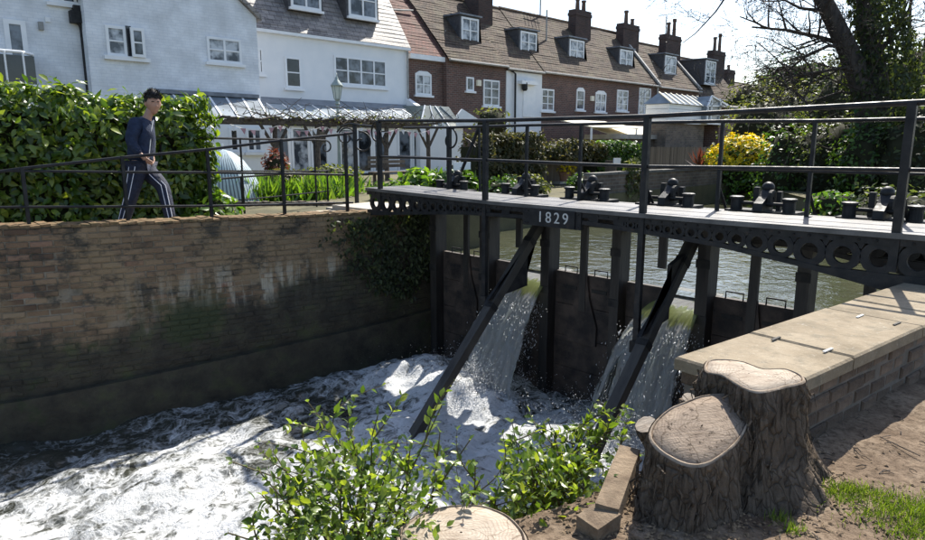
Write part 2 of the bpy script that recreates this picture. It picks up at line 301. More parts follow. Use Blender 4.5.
def m_fall():
    s = NT('falling_water'); uv = s.pos('UV')
    g = s.n('SeparateXYZ', {0: uv}); u, t = g.outputs[0], g.outputs[1]
    st = s.noise(s.scaled(uv, (15, .9, 1)), 1.0, 8, .65, .5)
    fine = s.noise(s.scaled(uv, (70, 5, 1)), 1.0, 5, .65)
    clot = s.noise(s.scaled(uv, (10, 9, 1)), 1.0, 8, .72)
    st = s.mrange(st, .25, .75)
    f = s.math('ADD', s.math('ADD', s.math('MULTIPLY', st, 1.7), s.math('MULTIPLY', fine, .8)), s.math('MULTIPLY', clot, .7))
    f = s.math('ADD', f, s.mrange(t, .43, .53, -2.1, -.66)); f = s.math('ADD', f, s.mrange(t, .60, .75, 0., -.30)); f = s.math('ADD', f, s.math('MULTIPLY', s.mrange(u, .2, .75, -.45, .2), s.mrange(t, .5, .7)))
    f = s.math('ADD', f, s.math('MULTIPLY', s.mrange(t, .36, .27), 1.1)); f = s.math('ADD', f, s.mrange(t, .86, 1., 0., .5))
    white = s.mrange(f, -.06, .30)
    gl = s.bsdf(s.ramp(t, [(0, (.10, .12, .05)), (.3, (.26, .31, .10)), (.48, (.34, .37, .14)), (.62, (.06, .065, .05))]), .07, s.bump(st, .6, .05), 0, .7)
    gt = s.n('BsdfTranslucent', {'Color': s.ramp(t, [(0, (.4, .5, .16)), (.3, (.72, .82, .28)), (.48, (.95, .95, .45)), (.62, (.4, .42, .35))])})  # sunlit glow of the lip is put into this green-yellow colour
    m0 = s.n('MixShader', {0: .5}); s.link(gl.outputs[0], m0.inputs[1]); s.link(gt.outputs[0], m0.inputs[2])
    tr = s.n('BsdfTransparent', {'Color': (.8, .84, .8, 1)})
    m1 = s.n('MixShader', {0: s.mrange(t, .48, .66, .0, .48)}); s.link(m0.outputs[0], m1.inputs[1]); s.link(tr.outputs[0], m1.inputs[2])
    wh = s.bsdf((.82, .83, .82), .5, s.bump(s.math('ADD', fine, clot), 1., .06), 0, .5); tl = s.n('BsdfTranslucent', {'Color': (.82, .84, .78, 1)})
    m2 = s.n('MixShader', {0: .6}); s.link(wh.outputs[0], m2.inputs[1]); s.link(tl.outputs[0], m2.inputs[2])
    m3 = s.n('MixShader', {0: white}); s.link(m1.outputs[0], m3.inputs[1]); s.link(m2.outputs[0], m3.inputs[2])
    m3b = s.n('MixShader', {0: s.mrange(t, .5, .7, .0, .15)}); s.link(m3.outputs[0], m3b.inputs[1]); s.link(tr.outputs[0], m3b.inputs[2]); m3 = m3b
    e = s.math('MINIMUM', u, s.math('SUBTRACT', 1.0, u))
    e = s.math('ADD', s.math('MULTIPLY', e, 9.), s.math('MULTIPLY', s.math('SUBTRACT', s.math('ADD', st, clot), 1.0), s.mrange(t, .35, 1., .0, 1.7)))
    m4 = s.n('MixShader', {0: s.mrange(e, .0, .22)}); s.link(tr.outputs[0], m4.inputs[1]); s.link(m3.outputs[0], m4.inputs[2])
    return s.surf(m4)
M['fall'] = m_fall()
def m_spray():
    s = NT('water_spray'); b = s.bsdf((.8, .82, .84), .3, None, 0, .5); t = s.n('BsdfTranslucent', {'Color': (.8, .82, .84, 1)})
    mx = s.n('MixShader', {0: .45}); s.link(b.outputs[0], mx.inputs[1]); s.link(t.outputs[0], mx.inputs[2]); return s.surf(mx)
M['spray'] = m_spray()
def m_cut(name, pale, mid, dark, pit):
    s = NT(name); uv = s.pos('UV')
    warp = s.n('TexNoise', {'Vector': uv, 'Scale': 2., 'Detail': 4}).outputs['Color']
    wv = s.n('VectorMath', {0: uv, 1: s.n('VectorMath', {0: warp, 1: (.35, .35, .35)}, operation='MULTIPLY').outputs[0]}, operation='ADD').outputs[0]
    rings = s.n('TexWave', {'Vector': s.n('Mapping', {'Vector': wv, 'Location': (-.2, -.2, 0)}).outputs[0], 'Scale': 7., 'Distortion': 2.5, 'Detail': 4., 'Detail Scale': 2.}, wave_type='RINGS', rings_direction='Z').outputs['Fac']
    col = s.mix(s.ramp(s.noise(uv, 2.0, 8, .7), [(.35, 0.), (.65, 1.)]), pale, mid)
    col = s.mix(s.math('MULTIPLY', s.mrange(rings, .45, .95), .30), col, dark)
    saw = s.noise(s.scaled(s.n('Mapping', {'Vector': uv, 'Rotation': (0, 0, .6)}).outputs[0], (26, 2.5, 1)), 1., 5, .7)
    col = s.mix(s.ramp(saw, [(.5, 0.), (.7, .45)]), col, dark)
    vo = s.n('TexVoronoi', {'Vector': s.scaled(wv, (1, 1, 1)), 'Scale': 2.2}, feature='DISTANCE_TO_EDGE').outputs['Distance']
    col = s.mix(s.math('MULTIPLY', s.mrange(vo, .018, .004), .7), col, dark)
    dirt = s.ramp(s.noise(uv, 9, 10, .8), [(pit, 0.), (pit + .05, .85)]); zone = s.ramp(s.noise(uv, 1.3, 3), [(.40, 0.), (.55, 1.)])
    pits = s.math('MULTIPLY', dirt, zone)
    col = s.mix(pits, col, (.035, .023, .015))
    h = s.math('SUBTRACT', s.math('ADD', saw, s.math('MULTIPLY', s.noise(uv, 14, 6, .7), .8)), pits)
    return s.surf(s.bsdf(col, .95, s.bump(h, .7, .010), 0, .15))
M['cut_face'] = m_cut('sawn_wood', (.30, .24, .185), (.20, .155, .12), (.09, .065, .045), .56)
M['cut_pale'] = m_cut('fresh_sawn_wood', (.44, .38, .31), (.31, .255, .20), (.14, .10, .07), .62)

# ------------------------------------------------------------------ mesh building
ORG = {}
def finish(me, smooth):
    if smooth:
        me.polygons.foreach_set('use_smooth', [True] * len(me.polygons))
def auto_uv(me):
    n = len(me.loops)
    co = np.empty(len(me.vertices) * 3); me.vertices.foreach_get('co', co); co = co.reshape(-1, 3)
    li = np.empty(n, int); me.loops.foreach_get('vertex_index', li)
    pn = np.empty(len(me.polygons) * 3); me.polygons.foreach_get('normal', pn); pn = pn.reshape(-1, 3)
    lt = np.empty(len(me.polygons), int); me.polygons.foreach_get('loop_total', lt)
    N = np.repeat(pn, lt, 0)
    T = np.stack([-N[:, 1], N[:, 0], np.zeros(n)], 1); l = np.linalg.norm(T, axis=1)
    flat = l < .05; T[flat] = (1, 0, 0); l[flat] = 1; T /= l[:, None]
    B = np.cross(N, T); P = co[li]
    uv = np.stack([(P * T).sum(1), (P * B).sum(1)], 1)
    lay = me.uv_layers.new(name='UVMap'); lay.data.foreach_set('uv', uv.astype(np.float32).ravel())
def org(o):
    return ORG.get(o.name, Vector((0, 0, 0))) if o else Vector((0, 0, 0))
def link(name, me, m, parent=None, kind=None, label=None):
    o = bpy.data.objects.new(name, me); COL.objects.link(o)
    if m is not None and not me.materials: me.materials.append(m)
    if parent: o.parent = parent; ORG[o.name] = org(parent)
    if kind: o['kind'] = kind
    if label: o['label'] = label
    return o
class MB:
    def __init__(s): s.v = []; s.f = []
    def add(s, vs, fs):
        b = len(s.v); s.v += [tuple(p) for p in vs]; s.f += [tuple(b + i for i in q) for q in fs]; return s
    def quad(s, *p): return s.add(p, [tuple(range(len(p)))])
    def hexa(s, p): return s.add(p, [(3, 2, 1, 0), (4, 5, 6, 7), (0, 1, 5, 4), (1, 2, 6, 5), (2, 3, 7, 6), (3, 0, 4, 7)])
    def box(s, a, b):
        x0, x1 = sorted((a[0], b[0])); y0, y1 = sorted((a[1], b[1])); z0, z1 = sorted((a[2], b[2]))
        return s.hexa([(x0, y0, z0), (x1, y0, z0), (x1, y1, z0), (x0, y1, z0), (x0, y0, z1), (x1, y0, z1), (x1, y1, z1), (x0, y1, z1)])
    def beam(s, p0, p1, w, h, up=(0, 0, 1)):
        p0, p1 = Vector(p0), Vector(p1); d = (p1 - p0).normalized(); up = Vector(up)
        if abs(d.dot(up)) > .98: up = Vector((0, 1, 0))
        r = d.cross(up).normalized() * (w / 2); u = r.cross(d).normalized() * (h / 2)
        q = []
        for p in (p0, p1): q += [p - r - u, p + r - u, p + r + u, p - r + u]
        return s.hexa([q[0], q[1], q[2], q[3], q[4], q[5], q[6], q[7]]) if False else s.add(q, [(0, 1, 2, 3), (7, 6, 5, 4), (0, 4, 5, 1), (1, 5, 6, 2), (2, 6, 7, 3), (3, 7, 4, 0)])
    def tube(s, pts, r, n=8, cap=True):
        pts = [Vector(p) for p in pts]; k = len(pts); rr = r if hasattr(r, '__len__') else [r] * k
        b = len(s.v); prev = None
        for i, p in enumerate(pts):
            d = (pts[min(i + 1, k - 1)] - pts[max(i - 1, 0)])
            if d.length < 1e-9: d = Vector((0, 0, 1))
            d.normalize()
            if prev is None:
                a = Vector((0, 0, 1)) if abs(d.z) < .9 else Vector((1, 0, 0)); a = d.cross(a).normalized()
            else:
                a = prev - d * prev.dot(d); a.normalize()
            prev = a; c = d.cross(a)
            for j in range(n):
                t = 2 * math.pi * j / n; s.v.append(tuple(p + (a * math.cos(t) + c * math.sin(t)) * rr[i]))
        for i in range(k - 1):
            for j in range(n):
                j2 = (j + 1) % n; s.f.append((b + i * n + j, b + i * n + j2, b + (i + 1) * n + j2, b + (i + 1) * n + j))
        if cap:
            s.f.append(tuple(b + j for j in reversed(range(n)))); s.f.append(tuple(b + (k - 1) * n + j for j in range(n)))
        return s
    def lathe(s, c, prof, n=16):
        c = Vector(c); b = len(s.v); k = len(prof)
        for r, z in prof:
            for j in range(n):
                t = 2 * math.pi * j / n; s.v.append((c.x + r * math.cos(t), c.y + r * math.sin(t), c.z + z))
        for i in range(k - 1):
            for j in range(n):
                j2 = (j + 1) % n; s.f.append((b + i * n + j, b + i * n + j2, b + (i + 1) * n + j2, b + (i + 1) * n + j))
        s.f.append(tuple(b + j for j in reversed(range(n)))); s.f.append(tuple(b + (k - 1) * n + j for j in range(n))); return s
    def prism(s, poly, vec):
        vec = Vector(vec); n = len(poly); a = [Vector(p) for p in poly]
        return s.add(a + [p + vec for p in a], [tuple(reversed(range(n))), tuple(range(n, 2 * n))] + [(i, (i + 1) % n, n + (i + 1) % n, n + i) for i in range(n)])
    def ring(s, c, r0, r1, th, ax, ay, n=20):
        """flat annulus with thickness; ax, ay span its plane"""
        c = Vector(c); ax = Vector(ax); ay = Vector(ay); nz = ax.cross(ay).normalized() * (th / 2); b = len(s.v)
        for j in range(n):
            t = 2 * math.pi * j / n; d = ax * math.cos(t) + ay * math.sin(t)
            s.v += [tuple(c + d * r0 - nz), tuple(c + d * r1 - nz), tuple(c + d * r1 + nz), tuple(c + d * r0 + nz)]
        for j in range(n):
            a = b + 4 * j; q = b + 4 * ((j + 1) % n)
            for k in range(4):
                k2 = (k + 1) % 4; s.f.append((a + k, a + k2, q + k2, q + k))
        return s
    def build(s, name, m, parent=None, smooth=False, uv=True, local=False, kind=None, label=None):
        me = bpy.data.meshes.new(name); o0 = Vector((0, 0, 0)) if local else org(parent)
        me.from_pydata([(p[0] - o0.x, p[1] - o0.y, p[2] - o0.z) for p in s.v], [], s.f); me.update()
        if uv: auto_uv(me)
        finish(me, smooth)
        return link(name, me, m, parent, kind, label)
def thing(name, label, cat, loc=(0, 0, 0), group=None):
    o = bpy.data.objects.new(name, None); COL.objects.link(o); o.location = loc; o.empty_display_size = .2
    o['label'] = label; o['category'] = cat; ORG[o.name] = Vector(loc)
    if group: o['group'] = group
    return o
def tag(o, label, cat, group=None):
    o['label'] = label; o['category'] = cat
    if group: o['group'] = group
    return o
def np_mesh(name, V, faces, m, parent=None, kind=None, smooth=False, uv=None, label=None, world=True):
    """V (N,3); faces (K,n) all the same size"""
    me = bpy.data.meshes.new(name); o0 = np.array(org(parent)) if world else 0
    V = np.asarray(V, np.float32) - np.asarray(o0, np.float32); faces = np.asarray(faces, np.int32)
    me.vertices.add(len(V)); me.vertices.foreach_set('co', V.ravel())
    k, n = faces.shape; me.loops.add(k * n); me.polygons.add(k)
    me.loops.foreach_set('vertex_index', faces.ravel())
    me.polygons.foreach_set('loop_start', np.arange(0, k * n, n, dtype=np.int32))
    me.update(calc_edges=True); me.validate()
    if uv is not None:
        lay = me.uv_layers.new(name='UVMap'); lay.data.foreach_set('uv', np.asarray(uv, np.float32)[faces.ravel()].ravel())
    finish(me, smooth)
    return link(name, me, m, parent, kind, label)
# leaf templates: long axis +Y, face normal +Z, unit length
L4V = np.array([(0, 0, 0), (-.30, .45, .10), (0, 1, -.05), (.30, .45, .10)]); L4F = np.array([(0, 2, 1), (0, 3, 2)])
L8V = np.array([(0, 0, 0), (-.2, .25, .07), (-.23, .55, .06), (0, 1, -.12), (.23, .55, .06), (.2, .25, .07), (0, .4, 0), (0, .7, -.04)])
L8F = np.array([(0, 6, 1), (1, 6, 7), (1, 7, 2), (2, 7, 3), (0, 5, 6), (5, 7, 6), (5, 4, 7), (4, 3, 7)])
BLV = np.array([(-.06, 0, 0), (.06, 0, 0), (.04, .5, .08), (-.04, .5, .08), (0, 1, .32)]); BLF = np.array([(0, 1, 2), (0, 2, 3), (3, 2, 4)])
def unit(a): return a / np.maximum(np.linalg.norm(a, axis=1, keepdims=True), 1e-9)
def frames(axis, nrm):
    y = unit(axis); x = unit(np.cross(y, nrm)); z = np.cross(x, y); return np.stack([x, y, z], 2)
def scatter(TV, TF, pos, mats, size):
    n = len(pos); V = np.einsum('nij,kj->nki', mats, TV) * size[:, None, None] + pos[:, None, :]
    Fc = TF[None] + (np.arange(n) * len(TV))[:, None, None]
    return V.reshape(-1, 3), Fc.reshape(-1, TF.shape[1])
def rdirs(n): return unit(RNG.normal(size=(n, 3)))
def leaves_at(name, pos, nrm, size, m, parent, kind='stuff', var=.6, up=.5, T=(L4V, L4F), droop=0.):
    n = len(pos); nr = unit(np.asarray(nrm) + RNG.normal(size=(n, 3)) * var + np.array([0, 0, up]))
    ax = unit(np.cross(nr, rdirs(n)) + np.array([0, 0, -droop]))
    sz = size * RNG.uniform(.6, 1.3, n)
    V, Fc = scatter(T[0], T[1], np.asarray(pos), frames(ax, nr), sz)
    return np_mesh(name, V, Fc, m, parent, kind)
def blob(n, c, r, jitter=.12, lump=.25, seed=0, shell=.3, zmin=-1.):
    """points near the surface of a lumpy ellipsoid and their outward normals"""
    d = rdirs(n * 2); d = d[d[:, 2] > zmin][:n]
    k = np.array([noise.noise(Vector((p[0] * 2.1 + seed * 7.3, p[1] * 2.1 + seed, p[2] * 2.1))) for p in d])
    k2 = np.array([noise.noise(Vector((p[0] * 5 + seed * 3.1, p[1] * 5, p[2] * 5 + seed))) for p in d])
    s = (1 + lump * k + lump * .6 * k2 - shell * RNG.random(len(d)) ** 2 + RNG.normal(size=len(d)) * jitter * .3)
    return np.array(c) + d * s[:, None] * np.array(r), d
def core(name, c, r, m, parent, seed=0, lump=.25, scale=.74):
    """solid dark body standing for the shaded inside of a bush"""
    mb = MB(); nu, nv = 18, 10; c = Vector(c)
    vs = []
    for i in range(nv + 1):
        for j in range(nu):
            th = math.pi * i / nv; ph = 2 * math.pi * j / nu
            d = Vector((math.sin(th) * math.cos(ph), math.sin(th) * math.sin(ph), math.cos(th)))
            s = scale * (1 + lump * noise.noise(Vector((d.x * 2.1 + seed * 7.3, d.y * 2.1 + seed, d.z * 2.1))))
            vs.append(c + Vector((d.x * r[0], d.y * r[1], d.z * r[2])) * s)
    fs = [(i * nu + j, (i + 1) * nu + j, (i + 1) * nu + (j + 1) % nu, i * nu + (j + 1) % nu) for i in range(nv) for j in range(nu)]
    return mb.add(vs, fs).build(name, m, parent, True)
M['core'] = leafmat('inner_shade', [(0, (.022, .024, .013)), (1, (.038, .038, .022))], .05, .9, .1)  # shade between the leaves is put into this dark colour
def bush(name, label, cat, c, r, n, size, m, seed=0, group=None, up=.5, lump=.28, T=(L4V, L4F), zmin=-1., var=.6, shell=.35):
    t = thing(name, label, cat, (c[0], c[1], c[2] - r[2]), group)
    core('branches', c, r, M['core'], t, seed, lump)  # closed dark body painting the shade inside, no separate twigs
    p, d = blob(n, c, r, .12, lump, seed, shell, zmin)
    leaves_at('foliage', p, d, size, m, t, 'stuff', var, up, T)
    return t
def branch(mb, p, d, L, r, depth, tips, spread=.6, grav=.0, segs=4, kids=3, rmin=.004):
    pts = [Vector(p)]; d = Vector(d).normalized(); rr = [r]
    for i in range(segs):
        d = (d + Vector((random.gauss(0, .14), random.gauss(0, .14), random.gauss(0, .14) + grav))).normalized()
        pts.append(pts[-1] + d * (L / segs)); rr.append(max(rmin, r * (1 - .55 * (i + 1) / segs)))
    mb.tube(pts, rr, 6 if r > .03 else 4 if r > .012 else 3, False)
    if depth <= 0:
        tips += pts[1:]; return
    for k in range(kids):
        i = random.randint(1, segs); q = Vector((random.gauss(0, 1), random.gauss(0, 1), random.gauss(0, 1)))
        q = (q - d * q.dot(d)).normalized()
        branch(mb, pts[i], d * (1 - spread * .5) + q * spread, L * random.uniform(.5, .78), max(rmin, rr[i] * .62), depth - 1, tips, spread, grav, segs, kids, rmin)
def copy_tree(o, parent=None):
    c = o.copy(); COL.objects.link(c); c.parent = parent
    for ch in list(o.children): copy_tree(ch, c)
    return c

# ================================================================== THE SETTING
WL, UP_Z, LOW_Z = None, -.37, -2.2
WPTS = [(-4.0, -15.2), (-2.0, -13.0), (-.6, -11.7), (.6, -10.75), (1.55, -10.25), (2.7, -9.92), (3.95, -9.65), (5.45, -9.33), (6.75, -9.1), (7.95, -9.0), (9.0, -9.0)]
def lerp(pts, y):
    if y <= pts[0][0]: return pts[0][1]
    for (a, b), (c, d) in zip(pts, pts[1:]):
        if y <= c:
            t = (y - a) / (c - a); return b + (d - b) * t
    return pts[-1][1]
def wallx(y): return (lerp(WPTS, y - .35) + lerp(WPTS, y) * 2 + lerp(WPTS, y + .35)) / 4
def walltop(y): return .50 + .10 * max(0, min(1.4, (6.7 - y) / 6.7))
def edgex(y): return lerp([(-4, -3.6), (0, -2.75), (1.5, -2.2), (2.3, -1.85), (2.9, -1.75), (3.3, -1.62), (3.5, -1.45), (9, -1.0)], y)
def bankz(x, y):
    e = edgex(y); n = noise.noise(Vector((x * 1.3, y * 1.3, 0))) * .05 + noise.noise(Vector((x * 5, y * 5, 3))) * .018 + noise.noise(Vector((x * 14, y * 14, 7))) * .008
    d = e - x
    if y > 3.5: return n + (.0 if d < 0 else -3.5 * d)
    if d < -.25: return n
    t = d + .25
    return n - 1.4 * t - 1.1 * t * t
# near bank: one displaced sheet that drops into the river
def near_bank():
    xs = np.concatenate([np.arange(-4.2, 1.0, .045), np.arange(1., 7.01, .3)]); ys = np.concatenate([np.arange(-5., .6, .3), np.arange(.6, 6.4, .045), np.arange(6.4, 9.01, .3)])
    V = []; Fc = []
    for y in ys:
        for x in xs: V.append((x, y, max(-3.2, bankz(x, y))))
    n = len(xs)
    for j in range(len(ys) - 1):
        for i in range(n - 1): Fc.append((j * n + i, j * n + i + 1, (j + 1) * n + i + 1, (j + 1) * n + i))
    np_mesh('river_bank', V, Fc, M['earth'], None, 'structure', True)
near_bank()
g = MB()
LX = -400; HX = 400
g.quad((LX, -60, -.1), (-17.2, -60, -.1), (-17.2, 9.3, .36), (LX, 9.3, .3))
g.quad((LX, 9.3, .3), (-17.2, 9.3, .36), (-17.2, 62, .36), (LX, 62, .3))
g.quad((LX, 62, .3), (HX, 62, .3), (HX, 500, .3), (LX, 500, .3))
g.quad((-1.0, 8.9, .25), (HX, 8.9, .25), (HX, 62, .3), (-1.0, 62, .3))
g.quad((6.9, -60, -.02), (HX, -60, -.02), (HX, 8.9, .25), (6.9, 8.9, .25))
g.quad((-1, 8.9, -3.2), (7., 8.9, -3.2), (7., 8.9, .25), (-1, 8.9, .25))
# the left bank between the river wall and the garden
ys = [-60, -12, -4.] + [y * .5 for y in range(-6, 19)] + [9.3]
for a, b in zip(ys, ys[1:]):
    za, zb = [lerp([(-12, -.1), (2.4, .16), (6.5, .40), (9.3, .40)], q) for q in (a, b)]
    xa, xb = [wallx(q) - .30 if q > -4 else -15.5 for q in (a, b)]
    g.quad((-17.2, a, min(za, .36)), (xa, a, za), (xb, b, zb), (-17.2, b, min(zb, .36)))
pth = MB()
for k in range(24):
    a, b = 1.0 + k * .25, 1.25 + k * .25
    za, zb = [lerp([(-12, -.1), (2.4, .16), (6.5, .40), (9.3, .40)], q) + .012 for q in (a, b)]
    pth.quad((wallx(a) - 1.5, a, za), (wallx(a) - .32, a, za), (wallx(b) - .32, b, zb), (wallx(b) - 1.5, b, zb))
pth.build('path', M['path'], None, kind='structure')
# upper river behind the gates, held back by its banks
rv = MB(); rv.quad((-17.3, 8.03, UP_Z), (-.9, 8.03, UP_Z), (-.9, 62, UP_Z), (-17.3, 62, UP_Z))
rv.build('river', M['river'], None, kind='structure')
bw_ = MB(); bw_.box((-9.35, 7.95, -3), (-9.0, 9.3, .40)); bw_.box((-10.55, 9.3, -3), (-9.0, 9.5, .36)); bw_.box((-10.6, 9.5, -3), (-10.35, 44, .27)); g.quad((-17.2, 9.3, .36), (-10.5, 9.3, .28), (-10.5, 44, .28), (-17.2, 44, .36)); g.quad((-17.2, 44, .34), (-6, 44, .3), (-6, 62.5, .3), (-17.2, 62.5, .36))
g.build('ground', M['ground'], None, kind='structure')
bw_.build('bank_edge', M['ground'], None, kind='structure')
# lower pool: churned up below the falls
def low_height(x, y):
    z = LOW_Z - .045 * max(0., 6.0 - y)
    for cx, cy, h, sx, sy in ((-6.75, 6.5, .34, .9, .6), (-4.3, 6.5, .34, .8, .7), (-7.7, 6.9, .30, .6, .5), (-8.5, 6.2, .16, .6, .7), (-6.2, 4.6, .16, 1.2, .9), (-4.6, 4.4, .14, 1.3, .9)):
        z += h * math.exp(-((x - cx) / sx) ** 2 - ((y - cy) / sy) ** 2)
    v = Vector((x * 1.0, y * .7, .5))
    z += .05 * noise.noise(Vector((x * 7, y * 5, 2))) * math.exp(-((y - 6.) / 1.5) ** 2); z += .12 * noise.fractal(v * 1.4, 1., 2.1, 4) + .04 * noise.fractal(v * 5, .9, 2.1, 3) - .06 * abs(noise.noise(v * 2.6))
    return z
def foam_amount(x, y):
    f = .56
    for cx, cy, a, sx, sy in ((-6.7, 6.0, .42, 1.3, 1.2), (-4.3, 6.0, .42, 1.2, 1.2), (-8.2, 6.6, .34, 1.0, .8), (-5.5, 2.6, .30, 3.0, 3.2), (-7.0, 1.0, .12, 2., 2.), (-8.0, 4.9, -.45, .7, .8), (-9.3, 3.0, -.25, .5, 2.4), (-9.9, .8, -.42, .7, 1.6)):
        f += a * math.exp(-((x - cx) / sx) ** 2 - ((y - cy) / sy) ** 2)
    return f
def lower_pool():
    xs = np.arange(-15.5, -.85, .06); ys = np.arange(-6, 7.93, .06); n = len(xs); V = []; fo = []
    for y in ys:
        for x in xs: V.append((x, y, low_height(x, y))); fo.append(foam_amount(x, y))
    jj, ii = np.meshgrid(np.arange(len(ys) - 1), np.arange(n - 1), indexing='ij'); a = (jj * n + ii).ravel()
    o = np_mesh('foaming_water', V, np.stack([a, a + 1, a + n + 1, a + n], 1), M['foam'], None, 'structure', True)
    at = o.data.attributes.new('foam', 'FLOAT', 'POINT'); at.data.foreach_set('value', np.array(fo, np.float32))
lower_pool()
# the two pours over the lowered gates
def fall(x0, x1, spread_l, spread_r, seed):
    nu, nt_ = 90, 120; V = []; UV = []
    for j in range(nt_ + 1):
        t = j / nt_
        for i in range(nu + 1):
            u = i / nu
            if t < .28:
                q = t / .28; y = 8.5 - .66 * q; z = UP_Z + .004 - .08 * q ** 2.2
            else:
                q = (t - .28) / .72; tt = q * .65; y = 7.84 - 1.55 * tt - .15 * q * u; z = UP_Z - .076 - .42 * tt - 4.0 * tt * tt
            x = x0 + (x1 - x0) * u
            q2 = max(0, (t - .28) / .72); x += (u - .5) * q2 * (spread_l + spread_r) * .5 + (spread_r - spread_l) * .25 * q2
            k = noise.noise(Vector((u * 9 + seed, t * 1.2, seed))) * .10 * q2 + noise.noise(Vector((u * 30 + seed, t * 5, seed))) * .035 * q2
            q3 = min(1., max(0., q2 - .22) * 3.)
            k += q3 * (.055 * noise.noise(Vector((u * 13 + seed, t * 5, seed))) + .045 * noise.noise(Vector((u * 30 + seed, t * 16, 3.))) + .02 * noise.noise(Vector((u * 60, t * 40, seed))))
            V.append((x + .03 * q3 * noise.noise(Vector((u * 20, t * 9, seed + 5))), y - k, z + k * .5)); UV.append((u, t))
    n = nu + 1; F_ = [(j * n + i, j * n + i + 1, (j + 1) * n + i + 1, (j + 1) * n + i) for j in range(nt_) for i in range(nu)]
    np_mesh('waterfall', V, F_, M['fall'], None, 'structure', True, UV)
fall(-6.82, -6.14, 1.2, .30, 1.)
fall(-4.32, -3.65, 1.0, .25, 5.)
def spray():
    TV = np.array([(0, 0, 1), (.94, 0, -.33), (-.47, .82, -.33), (-.47, -.82, -.33)]); TF = np.array([(0, 1, 2), (0, 2, 3), (0, 3, 1), (1, 3, 2)])
    P = []; S = []
    for x0, x1 in ((-6.85, -6.12), (-4.4, -3.62)):
        n = 2000
        x = x1 - (x1 - x0) * RNG.random(n) ** 1.6 ; tt = RNG.uniform(.22, .66, n); x = x + (x - (x0 + x1) / 2) * .9 * (tt / .64); y = 7.82 - 1.62 * tt + RNG.normal(0, .08, n) - .06
        z = UP_Z - .10 - .35 * tt - 4.2 * tt * tt + RNG.normal(0, .06, n) + .03
        P.append(np.stack([x + RNG.normal(0, .08, n), y, z], 1)); S.append(np.exp(RNG.normal(-5.35, .5, n)))
        n = 6500
        th = RNG.uniform(0, 2 * math.pi, n); rr = np.abs(RNG.normal(0, .45, n)); hh = np.abs(RNG.normal(0, .28, n)) * np.exp(-rr)
        x = (x0 + x1) / 2 + rr * np.cos(th) * 1.5; y = 6.55 + rr * np.sin(th)
        P.append(np.stack([x, y, LOW_Z + .28 + hh], 1)); S.append(np.exp(RNG.normal(-5.6, .5, n)))
    P = np.concatenate(P); S = np.concatenate(S); A = rdirs(len(P))
    A[:, 2] -= np.where(P[:, 2] > LOW_Z + .75, 2.2, .3); A[:, 1] -= .5; A = unit(A)
    TV = TV * np.array([.6, 2.2, .6])
    V, Fc = scatter(TV, TF, P, frames(A, rdirs(len(P))), S)
    np_mesh('water_spray', V, Fc, M['spray'], None, 'stuff')
spray()

# ================================================================== RIVER WALL (left)
def brick_mesh(name, l, d, h, m, bev=.008):
    mb = MB(); x, y, z = l / 2, d, h / 2; b = bev     # local: length along X, face towards -Y at y=0, body to +Y
    mb.add([(-x, y, -z), (x, y, -z), (x, y, z), (-x, y, z), (-x, b, -z), (x, b, -z), (x, b, z), (-x, b, z), (-x + b, 0, -z + b), (x - b, 0, -z + b), (x - b, 0, z - b), (-x + b, 0, z - b)],
           [(4, 5, 1, 0), (5, 6, 2, 1), (6, 7, 3, 2), (7, 4, 0, 3), (8, 9, 5, 4), (9, 10, 6, 5), (10, 11, 7, 6), (11, 8, 4, 7), (11, 10, 9, 8)])
    me = bpy.data.meshes.new(name); me.from_pydata(mb.v, [], mb.f); me.materials.append(m); return me, mb
def lay(meshes, name, p, along, out, parent, tilt=.012, proud=.006):
    """place one brick: p its face centre, along / out unit vectors"""
    o = bpy.data.objects.new(name, random.choice(meshes)); COL.objects.link(o); o.parent = parent
    x = Vector(along).normalized(); y = -Vector(out).normalized(); z = x.cross(y)
    m = Matrix((x, y, z)).transposed().to_4x4()
    m = Matrix.Translation(Vector(p) - org(parent) + Vector(out) * random.uniform(-proud, proud)) @ m @ Matrix.Rotation(random.gauss(0, tilt), 4, 'Z') @ Matrix.Rotation(random.gauss(0, tilt * .6), 4, 'Y')
    o.matrix_basis = m
    return o
rw = thing('river_wall', 'long curved mossy brick wall rising out of the foaming water', 'wall', (-9.6, 4, -2.4))
ysw = [-4.5 + .25 * k for k in range(51)]
def wall_skin(zfun0, zfun1, off0, off1, name, m, back=.34, y0=-4.5, y1=8.0):
    mb = MB(); q = [y for y in ysw if y0 <= y <= y1]
    for a, b in zip(q, q[1:]):
        p = []
        for y in (a, b):
            x = wallx(y); p += [(x + off0(y), y, zfun0(y)), (x + off1(y), y, zfun1(y)), (x - back, y, zfun1(y)), (x - back, y, zfun0(y))]
        mb.quad(p[0], p[4], p[5], p[1]); mb.quad(p[1], p[5], p[6], p[2]); mb.quad(p[3], p[2], p[6], p[7])
    return mb.build(name, m, rw)
PL = lambda y: -1.66 + .12 * (y - 4) * .5
wall_skin(lambda y: -3.2, lambda y: walltop(y) - .04, lambda y: .0, lambda y: -.012, 'mortar_body', M['wall_mortar'])
wall_skin(lambda y: -3.3, PL, lambda y: .16, lambda y: .12, 'plinth', M['wall_mortar'])
def arc_table():
    T = []; s = 0; y = -4.4; px_, py_ = wallx(y), y
    while y < 7.9:
        T.append((s, y)); y2 = y + .02; x2 = wallx(y2); s += math.hypot(x2 - px_, y2 - py_); px_, py_ = x2, y2; y = y2
    return T
AT = arc_table(); SS = [a for a, b in AT]; YY = [b for a, b in AT]
BL_, BH_ = .272, .086
wb = [brick_mesh('brick', BL_ - .014 - .008 * k, .06, BH_ - .014, M['wall_brick'])[0] for k in range(3)]
rest = MB(); _, proto = brick_mesh('tmp', BL_ - .016, .05, BH_ - .014, M['wall_brick'])
count = 0
